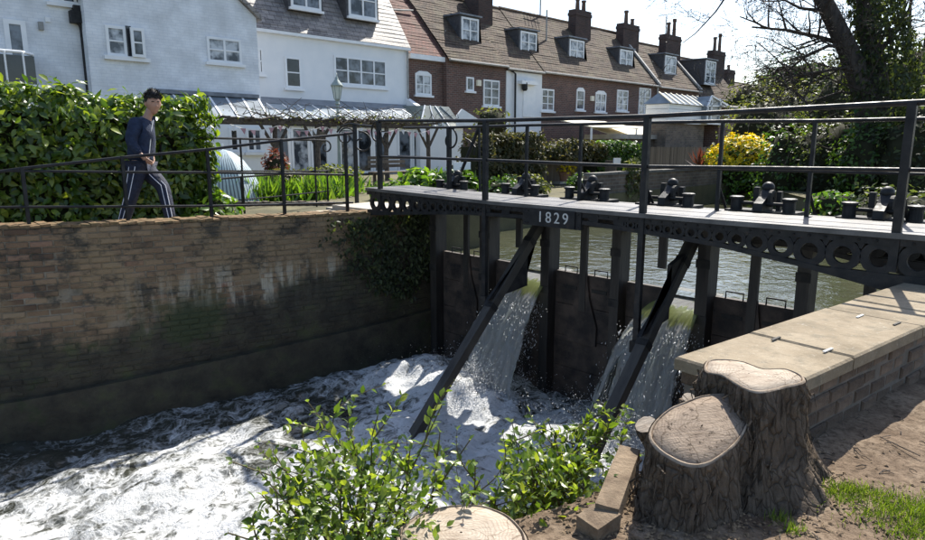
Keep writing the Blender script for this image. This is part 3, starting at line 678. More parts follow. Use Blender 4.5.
for c in range(27):
    s = (c % 2) * BL_ / 2 + .1
    while s < SS[-1] - .1:
        y = float(np.interp(s, SS, YY)); zt = walltop(y) - .05 - c * BH_ - BH_ / 2
        if zt > PL(y) + .05:
            dx = (wallx(y + .05) - wallx(y - .05)) / .1; al = Vector((dx, 1, 0)).normalized(); ou = Vector((1, -dx, 0)).normalized()
            p = Vector((wallx(y), y, zt)) + ou * .004
            if c < 9 and .2 < y < 7.3 and count < 296:
                lay(wb, 'brick', p, al, ou, rw); count += 1
            elif random.random() > .04:
                x_, y_, z_ = al, -ou, al.cross(-ou); pr = random.uniform(-.012, .008)
                rest.add([p + x_ * v[0] + y_ * (v[1] - pr) + z_ * v[2] for v in proto.v], proto.f)
        s += BL_
rest.build('brickwork', M['wall_stuff'], rw, kind='stuff')
cap = MB()
for k in range(110):
    a = -4.4 + k * .112; b = a + .106
    if b > 7.0: break
    p = []
    hz = walltop(a) + random.uniform(-.012, .012)
    for y in (a, b):
        x = wallx(y); p += [(x + .02 + random.uniform(-.01, .01), y, hz - .045), (x - .36, y, hz - .045), (x - .36, y, hz), (x + .015 + random.uniform(-.01, .01), y, hz - random.uniform(0, .02))]
    cap.hexa([p[0], p[4], p[5], p[1], p[3], p[7], p[6], p[2]])
cap.build('coping', M['cap'], rw)
dp = MB(); c = Vector((wallx(.9) + .0, .9, -.98)); dp.ring(c, .05, .085, .10, (0, 1, 0), (0, 0, 1), 14); dp.build('drain_pipe', M['iron'], rw)
dr = MB(); dr.lathe((0, 0, 0), [(.05, 0), (.05, .01)], 12)

# ivy and plants hanging on the wall's end under the bridge
iv = thing('hanging_ivy', 'dark ivy hanging over the wall end below the bridge', 'ivy', (-9.1, 7.0, -1.0))
n = 4200; yy = RNG.uniform(5.7, 8.0, n); dz = RNG.random(n) ** 1.2
zlow = np.array([.42 - (.5 + 1.0 * max(0, math.sin((y - 5.9) / 2.1 * 2.6))) - .25 * noise.noise(Vector((y * 4, 0, 0))) for y in yy])
keep = RNG.random(n) < np.clip((yy - 5.7) / 1.2, .1, 1) ** 1.5 * np.array([.5 + .9 * noise.noise(Vector((y * 3, z * 3, 1))) + .35 for y, z in zip(yy, dz)]); yy, dz, zlow = yy[keep], dz[keep], zlow[keep]; n = len(yy)
zz = .42 + (zlow - .42) * dz; xx = np.array([wallx(y) for y in yy]) + .03 + RNG.random(n) * .14
leaves_at('foliage', np.stack([xx, yy, zz], 1), np.tile([1., -.3, .3], (n, 1)), .085, M['ivy_leaf'], iv, 'stuff', .5, .2, droop=.8)
st = MB()
for k in range(14):
    y = random.uniform(6., 7.9); pts = [(wallx(y) + .03, y, .42)]
    for i in range(7): pts.append((wallx(y) + .03 + random.uniform(0, .05), y + random.gauss(0, .06), .42 - .16 * (i + 1)))
    st.tube(pts, .007, 4)
st.build('stem', M['twig'], iv)

# ================================================================== SLUICE: gates, posts, struts, gear
GY = 7.9
FR = [-8.68, -7.40, -6.12, -4.88, -3.62, -2.45, -1.20]
hb = thing('sluice_head_beam', 'dark timber beam carrying the gate gear behind the footbridge deck', 'beam', (-5, 7.85, .55))
MB().box((-9.15, 7.72, .60), (-.9, 8.08, .82)).build('beam', M['timber_dark'], hb)
MB().box((-9.0, 7.80, .46), (-1., 8.02, .60)).build('rail', M['iron_dusty'], hb)
post_lab = ['tall dark timber post against the ivy at the wall end', 'tall dark timber post between the first gate and the first fall', 'tall dark timber post right of the first fall, under the date plate',
            'tall dark timber post between the middle gate and the second fall', 'tall dark timber post right of the second fall', 'dark timber post nearest the sandstone parapet', 'dark timber post against the right abutment']
for i, x in enumerate(FR):
    wd = .16 if i % 2 == 0 else .14
    if i == 1: wd = .22
    t = thing('sluice_post', post_lab[i], 'post', (x, GY - .08, -3), 'posts of the sluice frame')
    MB().box((x - wd / 2, GY - .2, -3), (x + wd / 2, GY + .06, .60)).build('shaft', M['timber_dark'], t)
    for q in (-.62, .1): MB().box((x - wd / 2 - .012, GY - .212, q), (x + wd / 2 + .012, GY - .202, q + .11)).build('iron_strap', M['iron_dusty'], t)
gate_lab = ['closed sluice gate beside the ivy wall, leftmost', 'lowered sluice gate under the left-hand fall', 'closed rusty sluice gate between the two falls', 'lowered sluice gate under the right-hand fall',
            'closed sluice gate right of the second fall', 'closed sluice gate half hidden behind the sandstone parapet']
for i in range(6):
    a, b = FR[i] + .09, FR[i + 1] - .09; mid = (FR[i] + FR[i + 1]) / 2 + (.08 if i == 0 else 0); low = i in (1, 3)
    top = -.27 if not low else -.56
    t = thing('sluice_gate', gate_lab[i], 'sluice gate', (mid, GY, -3), 'gates of the sluice')
    nb = 5
    for k in range(nb + 1):
        z1 = -.27 - k * .50; z0 = max(-3., z1 - .492)
        if z0 >= z1: continue
        pb = random.uniform(-.006, .006)
        if low:
            MB().box((a, GY - .03 + pb, z0), (mid, GY + .05, z1)).build('plank', M['gate_wood'], t)
            if z0 < -.7: MB().box((mid + .01, GY - .04 + pb, z0), (b, GY + .04, min(z1, top))).build('plank', M['gate_wood'], t)
        else: MB().box((a, GY - .03 + pb, z0), (b, GY + .05, z1)).build('plank', M['gate_wood'], t)
    MB().box((mid - .055, GY - .085, top - .55 if not low else .0), (mid + .055, GY - .035, .60)).build('lifting_stem', M['timber_dark'], t)
    if not low:
        MB().prism([(mid - .06, GY - .04, top + .05), (mid + .06, GY - .04, top + .05), (mid + .12, GY - .04, top - .35), (mid + .26, GY - .04, top - .75), (mid + .26, GY - .04, top - 1.05), (mid - .26, GY - .04, top - 1.05), (mid - .26, GY - .04, top - .75), (mid - .12, GY - .04, top - .35)], (0, -.035, 0)).build('stem_foot', M['gate_wood'], t)
        for hx in (a + (mid - a) * .5, mid + (b - mid) * .5):
            w_ = .11
            MB().tube([(hx - w_, GY, top - .02), (hx - w_, GY, top + .085), (hx + w_, GY, top + .085), (hx + w_, GY, top - .02)], .011, 6).build('handle', M['iron'], t)
            MB().box((hx - w_ - .02, GY - .04, top - .25), (hx + w_ + .02, GY - .031, top - .2)).build('strap', M['iron_dusty'], t)
# raking struts with their web plates
for lab, x, xf, vt, vf in (('long raking timber strut slanting into the foam by the left-hand fall', -6.2, -6.2, None, None), ('long raking timber strut slanting down past the right-hand fall', -3.76, -3.76, None, None)):
    t = thing('raking_strut', lab, 'strut', (x, 5, -2.6), 'struts bracing the sluice')
    p0, p1 = Vector((x, 7.78, .56)), Vector((x, 5.02, -2.28 if x < -5 else -2.38))
    MB().beam(p0, p1, .13, .13, (1, 0, 0)).build('timber', M['strut_wood'], t)
    d = (p1 - p0).normalized()
    q = p0 + d * 1.9; q2 = p0 + d * .25
    MB().prism([(x - .03, q2.y + .1, q2.z), (x - .03, 7.36 if x < -5 else 7.12, .2), (x - .03, 7.36 if x < -5 else 7.12, -.46), (x - .03, 6.5, -.56)], (.06, 0, 0)).build('web_plate', M['iron_dusty'], t)
    for f in (.5, 1.7):
        s_ = p0 + d * f; MB().beam(s_ - d * .04, s_ + d * .04, .145, .145, (1, 0, 0)).build('iron_band', M['iron_dusty'], t)
# lifting gear on the head beam, one per gate
def make_gear(mid, lab):
    b0 = Vector((mid, 7.86, .82)); t = thing('gate_gear', lab, 'winding gear', b0, 'winding gear above the gates')
    MB().box((mid - .40, 7.70, .82), (mid + .40, 8.02, .86)).build('base_plate', M['iron_dusty'], t)
    for s in (-1, 1):
        MB().lathe((mid + s * .30, 7.80, .86), [(.068, 0), (.065, .12), (.082, .125), (.082, .15), (.06, .158)], 14).build('bollard', M['iron'], t)
    MB().tube([(mid - .24, 7.80, .94), (mid + .24, 7.80, .94)], .022, 8).build('shaft', M['iron_dusty'], t)
    MB().prism([(mid - .05, 7.66, .86), (mid - .05, 8.0, .86), (mid - .05, 8.0, 1.09), (mid - .05, 7.89, 1.11), (mid - .05, 7.80, 1.02), (mid - .05, 7.67, .95)], (.10, 0, 0)).build('bracket', M['iron'], t)
    MB().lathe((mid, 7.94, 1.09), [(.066, 0), (.072, .025), (.064, .06), (.045, .085), (.015, .098)], 14).build('cap', M['iron'], t, True)
    MB().ring((mid + .075, 7.88, 1.0), .02, .10, .035, (0, 1, 0), (0, 0, 1), 16).build('pinion', M['iron_dusty'], t)
    MB().box((mid - .16, 7.92, .86), (mid - .10, 7.98, 1.12)).build('rack_guide', M['iron'], t); MB().box((mid + .11, 7.92, .86), (mid + .16, 7.98, 1.08)).build('rack_guide', M['iron'], t)
    return t
gear_lab = ['black iron winding gear beside the slanting lever, leftmost', 'black iron winding gear above the left-hand fall', 'black iron winding gear above the gate with the date plate in front', 'black iron winding gear just right of the tall inner railing post',
            'black iron winding gear in front of the yellow bush', 'black iron winding gear at the right end of the deck']
for i in range(6): make_gear((FR[i] + FR[i + 1]) / 2 + (-.25 if i == 0 else 0.03), gear_lab[i])
lv = thing('lifting_lever', 'slanting black iron lever leaning at the left end of the gear', 'lever', (-7.9, 7.9, .82))
p0, p1 = PY(462, 170, 7.95), PY(479, 127, 8.05); MB().tube([p0, p1], .028, 8).build('bar', M['iron'], lv)
p2 = PY(480, 178, 8.05); MB().tube([p1, (p2.x, p2.y, .82)], .022, 8).build('prop', M['iron'], lv)
MB().tube([PY(465, 138, 8.0), PY(470, 141, 8.0), PY(475, 147, 8.0), PY(474, 155, 8.0)], .014, 6).build('crank', M['iron'], lv)

# ================================================================== FOOTBRIDGE
BY0, BY1 = 6.65, 7.62
def zd(x): return .845 + .055 * max(0, min(1, (-x - 6.2) / 2.9)) + .012 * max(0, min(1, (x + 3) / 2))
br = thing('footbridge', 'black iron footbridge with railings, ring spandrels and a date plate', 'footbridge', (-5.2, 7.1, .5))
XS = [-9.2 + .2 * k for k in range(42)]; XE = -.95
dk = MB()
for a, b in zip(XS, XS[1:]):
    za, zb = zd(a), zd(b)
    dk.hexa([(a, BY0 - .03, za - .05), (b, BY0 - .03, zb - .05), (b, BY1, zb - .05), (a, BY1, za - .05), (a, BY0 - .03, za), (b, BY0 - .03, zb), (b, BY1, zb), (a, BY1, za)])
dk.build('deck', M['deck'], br)
def zlow(x): # underside of the arch girder
    return lerp([(-9.25, .42), (-8.4, .49), (-7.6, .555), (-6.8, .61), (-5.9, .64), (-5.24, .645), (-4.6, .64), (-3.7, .60), (-3.0, .555), (-2.2, .46), (-1.6, .36), (-1.0, .24)], x)
for gy, nm in ((BY0, 'front'), (BY1 - .06, 'back')):
    mb = MB()
    for a, b in zip(XS, XS[1:]):
        for (l0, l1, h0, h1) in ((zd(a) - .115, zd(b) - .115, zd(a) - .052, zd(b) - .052), (zlow(a), zlow(b), max(zlow(a) + .05, zd(a) - .37), max(zlow(b) + .05, zd(b) - .37))):
            mb.hexa([(a, gy, l0), (b, gy, l1), (b, gy + .06, l1), (a, gy + .06, l0), (a, gy, h0), (b, gy, h1), (b, gy + .06, h1), (a, gy + .06, h0)])
    mb.build('girder', M['iron'], br)
    # rings of falling size towards the crown, slots in the middle
    for side in (-1, 1):
        x = -9.12 if side < 0 else -1.08
        while True:
            z1 = zd(x) - .10; z0 = max(zlow(x) + .035, z1 - .28); r = (z1 - z0) / 2
            x2 = x - side * r; z1 = zd(x2) - .10; z0 = max(zlow(x2) + .035, z1 - .28); r = (z1 - z0) / 2
            xc = x - side * r
            if r < .045: break
            MB().ring((xc, gy + .03, (z0 + z1) / 2), r * .58, r * 1.08, .045, (1, 0, 0), (0, 0, 1), 18).build('ring', M['iron'], br)
            x = xc - side * (r + .012)
            # cusps between neighbouring rings
            MB().prism([(x - .05, gy + .012, z1 + .02), (x + .05, gy + .012, z1 + .02), (x + .008, gy + .012, z1 - r * .5), (x - .008, gy + .012, z1 - r * .5)], (0, .036, 0)).build('cusp', M['iron'], br)
        xe = x
        while abs(xe + 5.24) > .45:
            nx_ = xe - side * .36
            MB().box((xe - .07, gy + .008, zlow(xe) + .03), (xe + .07, gy + .052, zd(xe) - .10)).build('web', M['iron'], br)
            xe = nx_
MB().box((-5.66, BY0 - .02, .57), (-4.72, BY0 + .05, .79)).build('date_panel', M['iron'], br)
pl = MB().box((-5.52, BY0 - .04, .575), (-4.80, BY0 - .0, .80)).build('date_plate', M['iron'], br)
dg = bpy.context.evaluated_depsgraph_get()
for k, ch in enumerate('1829'):
    tc = bpy.data.curves.new('digit', 'FONT'); tc.body = ch; tc.size = .20; tc.extrude = .004; tc.align_x = 'CENTER'; tc.align_y = 'CENTER'
    tmp = bpy.data.objects.new('digit_text', tc); COL.objects.link(tmp); bpy.context.view_layer.update()
    me = bpy.data.meshes.new_from_object(tmp.evaluated_get(bpy.context.evaluated_depsgraph_get())); bpy.data.objects.remove(tmp)
    me.materials.clear(); to = link('digit', me, M['digit'], pl)
    to.location = Vector((-5.345 + .135 * k, BY0 - .043, .69)) - org(br); to.rotation_euler = (R(90), 0, 0)
for x in (-8.2, -7.2, -6.2, -4.3, -3.3, -2.3): MB().box((x - .04, BY0 + .06, zd(x) - .14), (x + .04, BY1 - .06, zd(x) - .052)).build('cross_beam', M['iron'], br)
bme = None
for gy in (BY0 - .0,):
    for k in range(58):
        x = -9.1 + .14 * k
        if -5.75 < x < -4.6 or x > -1.05: continue
        if bme is None: bo = MB().lathe((0, 0, 0), [(.013, 0), (.013, .006), (.007, .012)], 6).build('rivet', M['iron_dusty'], br, local=True); bme = bo.data
        else: bo = link('rivet', bme, None, br)
        bo.location = Vector((x, gy, zd(x) - .084)) - org(br); bo.rotation_euler = (R(90), 0, 0)
for x in (-5.62, -5.57, -4.76): 
    for z in (.60, .76):
        bo = link('rivet', bme, None, br); bo.location = Vector((x, BY0 - .02, z)) - org(br); bo.rotation_euler = (R(90), 0, 0)
# railing: front
def top_line(Y, pts): return [PY(u, v, Y) for u, v in pts]
FP = [(378.7, 120.8), (485.7, 120.6), (647.8, 116.2), (913, 102.6)]
FT = top_line(BY0 + .02, FP)
for k, p in enumerate(FT):
    foot = zd(p.x) - .35
    if k in (1, 2): foot = -.66 if k == 1 else -.80
    MB().box((p.x - .035, p.y - .03, foot), (p.x + .035, p.y + .03, p.z)).build('railing_post', M['iron'], br)
    if k in (1, 2): MB().box((p.x - .06, p.y - .05, foot - .02), (p.x + .06, p.y + .05, foot + .12)).build('post_shoe', M['iron_dusty'], br)
ext = FT[-1] + (FT[-1] - FT[-2]) * .42
def scroll(c, r, a0, turns, side, plane=(1, 0, 0), n=26, th=.016):
    ax = Vector(plane); pts = []
    for i in range(n + 1):
        t = i / n; a = a0 + side * turns * 2 * math.pi * t; q = r * (1 - .68 * t); pts.append(Vector(c) + ax * (q * math.cos(a)) + Vector((0, 0, 1)) * (q * math.sin(a)))
    return MB().tube(pts, th, 7)
MB().tube(FT + [ext], .026, 8).build('handrail', M['iron'], br)
MID = [(378.7, 156.5), (485.7, 160), (647.8, 166.5), (913, 170)]
mt = top_line(BY0 + .02, MID); MB().tube([p.lerp(q, .0) for p, q in zip(mt, mt)] + [mt[-1] + (mt[-1] - mt[-2]) * .42], .02, 8).build('middle_rail', M['iron'], br)
c0 = FT[0] + Vector((-.04, 0, -.20)); scroll(c0, .20, R(80), .95, 1).build('scroll', M['iron'], br)
# railing: back
BP = [(449, 127.4), (527.3, 125.2), (581.5, 124.2), (648, 122.6), (723.3, 121.2), (815.8, 121), (913, 119)]
BT = top_line(BY1 - .02, BP)
for k, p in enumerate(BT):
    s_ = .032 if k == 0 else .02
    MB().box((p.x - s_, p.y - s_, zd(p.x) - .05), (p.x + s_, p.y + s_, p.z)).build('railing_post', M['iron'], br)
    if k: MB().tube([(p.x, p.y + .01, zd(p.x) + .28), (p.x + .02, p.y + .2, zd(p.x) + .01)], .018, 6).build('stay', M['iron'], br)
MB().tube(BT + [BT[-1] + (BT[-1] - BT[-2]) * .4], .021, 8).build('handrail', M['iron'], br)
bm = top_line(BY1 - .02, [(398, 156), (449, 158.5), (581, 165), (723, 169.2), (925, 174)]); MB().tube(bm, .016, 8).build('middle_rail', M['iron'], br)
bl = PY(404, 127.6, BY1 - .02); MB().tube([BT[0], bl], .021, 8).build('rail_end', M['iron'], br)
scroll(BT[0] + Vector((.02, 0, -.20)), .20, R(90), 1.0, -1).build('scroll', M['iron'], br)
# the right abutment that the bridge lands on
ab = thing('bridge_abutment', 'dark masonry abutment under the right end of the footbridge', 'abutment', (-1.0, 7.2, -3))
MB().box((-1.12, 6.72, -3.2), (-.4, 9.2, .22)).build('masonry', M['concrete'], ab)
MB().box((-1.3, 6.9, -3.2), (-1.122, 9.0, -.3)).build('side_wall', M['concrete'], ab)

# ================================================================== SANDSTONE-CAPPED PARAPET (right)
cw = thing('parapet_wall', 'low brick parapet capped with broad sandstone slabs leading to the footbridge', 'wall', (-1.2, 5, 0))
A = Vector((-1.39, 3.30, 0)); AX = Vector((.118, .993, 0)).normalized(); NX = Vector((AX.y, -AX.x, 0))
def CW(s, n, z): p = A + AX * s + NX * n; return Vector((p.x, p.y, z))
HW = .315; LEN = 3.36
def s_of(u, v): return (PZ(u, v, .42) - A).dot(AX)
J = [0., s_of(755, 334), s_of(836, 310), s_of(866, 302), LEN]
J = [0., .92, 1.95, 2.55, LEN] if not all(a < b for a, b in zip(J, J[1:])) else J
for a, b in zip(J, J[1:]):
    a += .007; b -= .007; dz = random.uniform(-.005, .005); m_ = .012
    mb = MB(); z1 = .42 + dz; z0 = .345
    mb.hexa([CW(a, -HW, z0), CW(a, HW, z0), CW(b, HW, z0), CW(b, -HW, z0), CW(a, -HW, z1 - m_), CW(a, HW, z1 - m_), CW(b, HW, z1 - m_), CW(b, -HW, z1 - m_)])
    mb.hexa([CW(a, -HW, z1 - m_), CW(a, HW, z1 - m_), CW(b, HW, z1 - m_), CW(b, -HW, z1 - m_), CW(a + m_, -HW + m_, z1), CW(a + m_, HW - m_, z1), CW(b - m_, HW - m_, z1), CW(b - m_, -HW + m_, z1)])
    mb.build('coping_slab', M['slab'], cw)
mb = MB(); hw = HW - .045
mb.hexa([CW(.05, -hw, -3.), CW(.05, hw, -3.), CW(LEN, hw, -3.), CW(LEN, -hw, -3.), CW(.05, -hw, .343), CW(.05, hw, .343), CW(LEN, hw, .343), CW(LEN, -hw, .343)])
mb.build('mortar_body', M['blockmortar'], cw)
bm_ = [brick_mesh('brick', l, .06, .078, M['blockwall'], .01)[0] for l in (.222, .205, .215)]
for c in range(6):
    s = .15 + (c % 2) * .117
    while s < LEN - .1:
        lay(bm_, 'brick', CW(s, hw + .010, .30 - c * .09), AX, NX, cw, .02, .01)
        s += .235
for c in range(5):
    for n_ in (-.15, .085): lay(bm_, 'brick', CW(.05 - .010, n_ + (.06 if c % 2 else -.04), .30 - c * .09), NX * -1, AX * -1, cw, .02, .008) 
for c in range(8):
    s = .15 + (c % 2) * .117
    while s < 1.3:
        lay(bm_, 'brick', CW(s, -hw - .010, .30 - c * .09), AX * -1, NX * -1, cw, .02, .01); s += .235
for u, v, nm, m_ in ((776, 338.5, 'iron_cramp', 'crack'), (828, 350, 'metal_strip', 'marker'), (897, 323.5, 'iron_cramp', 'crack'), (860, 316, 'metal_strip', 'marker')):
    p = PZ(u, v, .43); d = (PZ(u + 6, v - 2.5, .43) - PZ(u - 6, v + 2.5, .43)).normalized(); l = .055
    MB().beam(p - d * l, p + d * l, .014, .006).build(nm, M[m_], cw)

# ================================================================== HOUSES (their fronts face +X)
def roof(parent, y0, y1, xe, ze, xr, zr, n, m, back=True, name='roof', y0r=None, y1r=None):
    """stepped tile courses on the front slope, plain back slope"""
    y0r = y0 if y0r is None else y0r; y1r = y1 if y1r is None else y1r
    mb = MB(); lift = .014; nx, nz = (zr - ze), -(xr - xe); l = math.hypot(nx, nz); nx, nz = nx / l, nz / l
    for i in range(n):
        a, b = i / n, (i + 1) / n
        xa, za, xb, zb = xe + (xr - xe) * a, ze + (zr - ze) * a, xe + (xr - xe) * b, ze + (zr - ze) * b
        ya0, ya1, yb0, yb1 = y0 + (y0r - y0) * a, y1 + (y1r - y1) * a, y0 + (y0r - y0) * b, y1 + (y1r - y1) * b
        k = 14; 
        for j in range(k):
            f0, f1 = j / k, (j + 1) / k; w = [noise.noise(Vector((xr + (y0 + (y1 - y0) * f) * .7, i * .5, 0))) * .025 for f in (f0, f1)]
            p0 = (xa + nx * (lift + w[0]), ya0 + (ya1 - ya0) * f0, za + nz * (lift + w[0])); p1 = (xa + nx * (lift + w[1]), ya0 + (ya1 - ya0) * f1, za + nz * (lift + w[1]))
            q0 = (xb + nx * w[0], yb0 + (yb1 - yb0) * f0, zb + nz * w[0]); q1 = (xb + nx * w[1], yb0 + (yb1 - yb0) * f1, zb + nz * w[1])
            r0 = (xa + nx * (w[0] - .004), p0[1], za + nz * (w[0] - .004)); r1 = (xa + nx * (w[1] - .004), p1[1], za + nz * (w[1] - .004))
            mb.quad(p0, p1, q1, q0); mb.quad(r0, r1, p1, p0)
    if back:
        xb2 = 2 * xr - xe; mb.quad((xr, y1r, zr), (xr, y0r, zr), (xb2, y0, ze), (xb2, y1, ze))
    o = mb.build(name, m, parent)
    if back:
        MB().tube([(xr, y0r, zr + .02), (xr, y1r, zr + .02)], .09, 6).build('ridge', m, o)
    return o
def rect(u0, v0, u1, v1, X):
    um, vm = (u0 + u1) / 2, (v0 + v1) / 2
    return PX(u0, vm, X).y, PX(um, v1, X).z, PX(u1, vm, X).y, PX(um, v0, X).z
def window(parent, box, X, cols, rows, glass='glass', sill=True, name='window', fw=.09, proud=.05, arch=0):
    y0, z0, y1, z1 = box; xf = X + proud; mb = MB()
    mb.box((X - .02, y0, z0), (xf, y0 + fw, z1)); mb.box((X - .02, y1 - fw, z0), (xf, y1, z1))
    mb.box((X - .02, y0 + fw, z0), (xf, y1 - fw, z0 + fw)); mb.box((X - .02, y0 + fw, z1 - fw), (xf, y1 - fw, z1))
    for c in range(1, cols):
        y = y0 + (y1 - y0) * c / cols; mb.box((X - .02, y - fw * .42, z0 + fw), (xf - .004, y + fw * .42, z1 - fw))
    for r in range(1, rows):
        z = z0 + (z1 - z0) * r / rows
        for c in range(cols):
            ya = y0 + (y1 - y0) * c / cols + (fw if c == 0 else fw * .42); yb = y0 + (y1 - y0) * (c + 1) / cols - (fw if c == cols - 1 else fw * .42)
            mb.box((X - .02, ya, z - .025), (xf - .01, yb, z + .025))
    if arch: mb.prism([(X - .02, y0, z1), (X - .02, y1, z1), (X - .02, (y0 * .25 + y1 * .75), z1 + arch), (X - .02, (y0 * .75 + y1 * .25), z1 + arch)], (proud + .02, 0, 0))
    f = mb.build(name, M['white_paint'], parent)
    MB().box((X - .015, y0 + fw * .9, z0 + fw * .9), (X + .012, y1 - fw * .9, z1 - fw * .9)).build('pane', M[glass], f)
    if sill: MB().box((X - .02, y0 - .1, z0 - .11), (X + .13, y1 + .1, z0 - .005)).build('sill', M['white_paint'], f)
    return f
def shell(parent, y0, y1, z1, xf, xb, m, gable=None, z0=.2, name='wall'):
    mb = MB(); P = [(y0, z0), (y1, z0), (y1, z1)] + ([gable] if gable else []) + [(y0, z1)]
    mb.prism([(xb, y, z) for y, z in P], (xf - xb, 0, 0)); return mb.build(name, m, parent)
def dormer(parent, box, X, slope, cheek='dark_cheek', cols=2, rows=2, glass='curtain_glass', top=.22):
    """window face at X; slope(z) gives the roof plane's x at height z"""
    y0, z0, y1, z1 = box; e = .12; zt = z1 + .12
    xb = slope(zt) - .05
    mb = MB(); zb = z0 - .12
    mb.prism([(X, y0 - e, zb), (X, y0 - e, zt), (xb, y0 - e, zt), (slope(zb) - .1, y0 - e, zb)], (0, (y1 - y0) + 2 * e, 0))
    d = mb.build('dormer', M[cheek], parent)
    MB().hexa([(xb - .1, y0 - e - .1, zt), (X + .14, y0 - e - .1, zt - .02), (X + .14, y1 + e + .1, zt - .02), (xb - .1, y1 + e + .1, zt), (xb - .1, y0 - e - .1, zt + .1), (X + .14, y0 - e - .1, zt + .06), (X + .14, y1 + e + .1, zt + .06), (xb - .1, y1 + e + .1, zt + .1)]).build('dormer_roof', M['lead'], d)
    f = window(parent, box, X + .005, cols, rows, glass, True, 'dormer_window', .1, .06)
    return d
def chimney(parent, u0, u1, vtop, zbase, X, pots, depth=.65):
    y0, y1 = PX(u0, 40, X - depth * .3).y, PX(u1, 40, X - depth * .2).y - depth * .55; zt = PX((u0 + u1) / 2, vtop, X).z
    c = MB().box((X - depth, y0, zbase), (X, y1, zt - .40)).build('chimney', M['chimney_brick'], parent)
    MB().box((X - depth - .04, y0 - .05, zt - .40), (X + .04, y1 + .05, zt - .20)).build('corbel', M['chimney_brick'], c)
    MB().box((X - depth, y0, zt - .20), (X, y1, zt)).build('cap', M['chimney_brick'], c)
    for f, h in pots:
        y = y0 + (y1 - y0) * f; MB().lathe((X - depth / 2, y, zt), [(.16, 0), (.13, h * .8), (.17, h * .86), (.17, h)], 10).build('chimney_pot', M['pot'], c)
    return c
def pipe(parent, pts, m='iron', r=.06, name='downpipe'): return MB().tube(pts, r, 8).build(name, M[m], parent)
GZ = .36
# --- balcony house, far left
X0 = -24.9
h = thing('balcony_house', 'pale painted brick house with a small balcony at the far left edge', 'house', (X0, 4, GZ))
yb_ = PX(88, 50, X0).y
shell(h, -8, yb_, 7.6, X0, X0 - 8, M['white_wall'])
roof(h, -8, yb_, X0 + .3, 7.55, X0 - 4, 11.5, 18, M['slate'])
window(h, rect(48, -26, 86, 4, X0), X0, 3, 2)
dbx = rect(6, 20, 28, 76, X0); window(h, dbx, X0, 1, 1, 'glass', False, 'balcony_door', .14)
by0, by1 = PX(-12, 60, X0 + .9).y, PX(34, 60, X0 + .9).y; bz0, bz1 = PX(20, 84, X0 + .9).z, PX(20, 52, X0 + .9).z
bal = MB().box((X0 - .02, by0, bz0 - .12), (X0 + 1.0, by1 + .08, bz0)).build('balcony', M['white_paint'], h)
MB().box((X0 + .92, by0, bz0), (X0 + .95, by1, bz1 - .1)).build('smoked_panel', M['glass_dark'], bal)
MB().box((X0 + .04, by1 - .02, bz0), (X0 + .90, by1 + .01, bz1 - .1)).build('smoked_panel', M['glass_dark'], bal)
MB().tube([(X0 + .94, by0, bz1), (X0 + .94, by1 - .3, bz1), (X0 + .8, by1, bz1 - .03), (X0, by1, bz1 - .03)], .045, 8).build('rail', M['white_paint'], bal)
for f in (.35, .75): MB().tube([(X0 + .98, by0 + (by1 - by0) * f, bz0), (X0 + .98, by0 + (by1 - by0) * f, bz1)], .03, 6).build('rail_post', M['white_paint'], bal)
vb = rect(38, 22, 43, 30, X0); MB().box((X0, vb[0], vb[1]), (X0 + .1, vb[2], vb[3])).build('wall_light', M['gutter'], h)
vb = rect(45, 17, 50, 22, X0); MB().box((X0, vb[0], vb[1]), (X0 + .05, vb[2], vb[3])).build('vent', M['white_paint'], h)
# hopper and downpipe
a = PX(77, 12, X0 + .15); b_ = PX(82, 27, X0 + .15); c_ = PX(87, 31, X0 + .12); 
yp_ = PX(86, 55, X0 + .12).y - .03
hp = MB().box((X0, a.y - .22, a.z - .35), (X0 + .3, a.y + .22, a.z + .02)).box((X0, a.y - .11, a.z + .02), (X0 + .26, a.y + .11, a.z + .2)).build('rain_hopper', M['iron'], h)
pipe(h, [(a.x, a.y, a.z - .3), (b_.x, b_.y - .02, b_.z + .05), (c_.x, yp_, c_.z), (c_.x, yp_, .4)], 'iron', .085)
# --- gabled white house
X1 = -24.3
h = thing('gabled_house', 'white painted brick gable end with two small casement windows above the hedge', 'house', (X1, 10, GZ))
y0, y1 = PX(88, 50, X1).y, 12.62
ap = ((y0 + y1) / 2, 6.42 + (y1 - y0) / 2 * .80)
shell(h, y0, y1, 6.42, X1, X1 - 9, M['white_wall'], ap)
for sgn, ye in ((1, y1), (-1, y0)):
    e = Vector((0, ye - ap[0], 6.42 - ap[1])).normalized() * .2
    MB().hexa([(X1 + .15, ap[0], ap[1] + .02), (X1 - 9.1, ap[0], ap[1] + .02), (X1 - 9.1, ye + e.y, 6.42 + e.z + .02), (X1 + .15, ye + e.y, 6.42 + e.z + .02),
               (X1 + .15, ap[0], ap[1] + .2), (X1 - 9.1, ap[0], ap[1] + .2), (X1 - 9.1, ye + e.y, 6.42 + e.z + .2), (X1 + .15, ye + e.y, 6.42 + e.z + .2)]).build('roof', M['slate'], h)
bx = rect(106, 26, 126, 56, X1); window(h, bx, X1, 1, 2, 'curtain_glass')
bx2 = rect(126.5, 26, 132, 56, X1); MB().box((X1 - .02, bx2[0], bx2[1]), (X1 + .015, bx2[2], bx2[3])).build('open_gap', M['glass_dark'], h)
bx3 = rect(131.5, 28, 145, 57, X1 + .2)
window(h, bx3, X1 + .16, 1, 2, 'glass', False, 'open_casement')
MB().box((X1 - .02, bx[0] - .12, bx[1] - .13), (X1 + .14, PX(146, 57, X1).y + .1, bx[1] - .0)).build('window_sill', M['white_paint'], h)
window(h, rect(207, 38, 241, 63, X1), X1, 2, 2, 'curtain_glass')
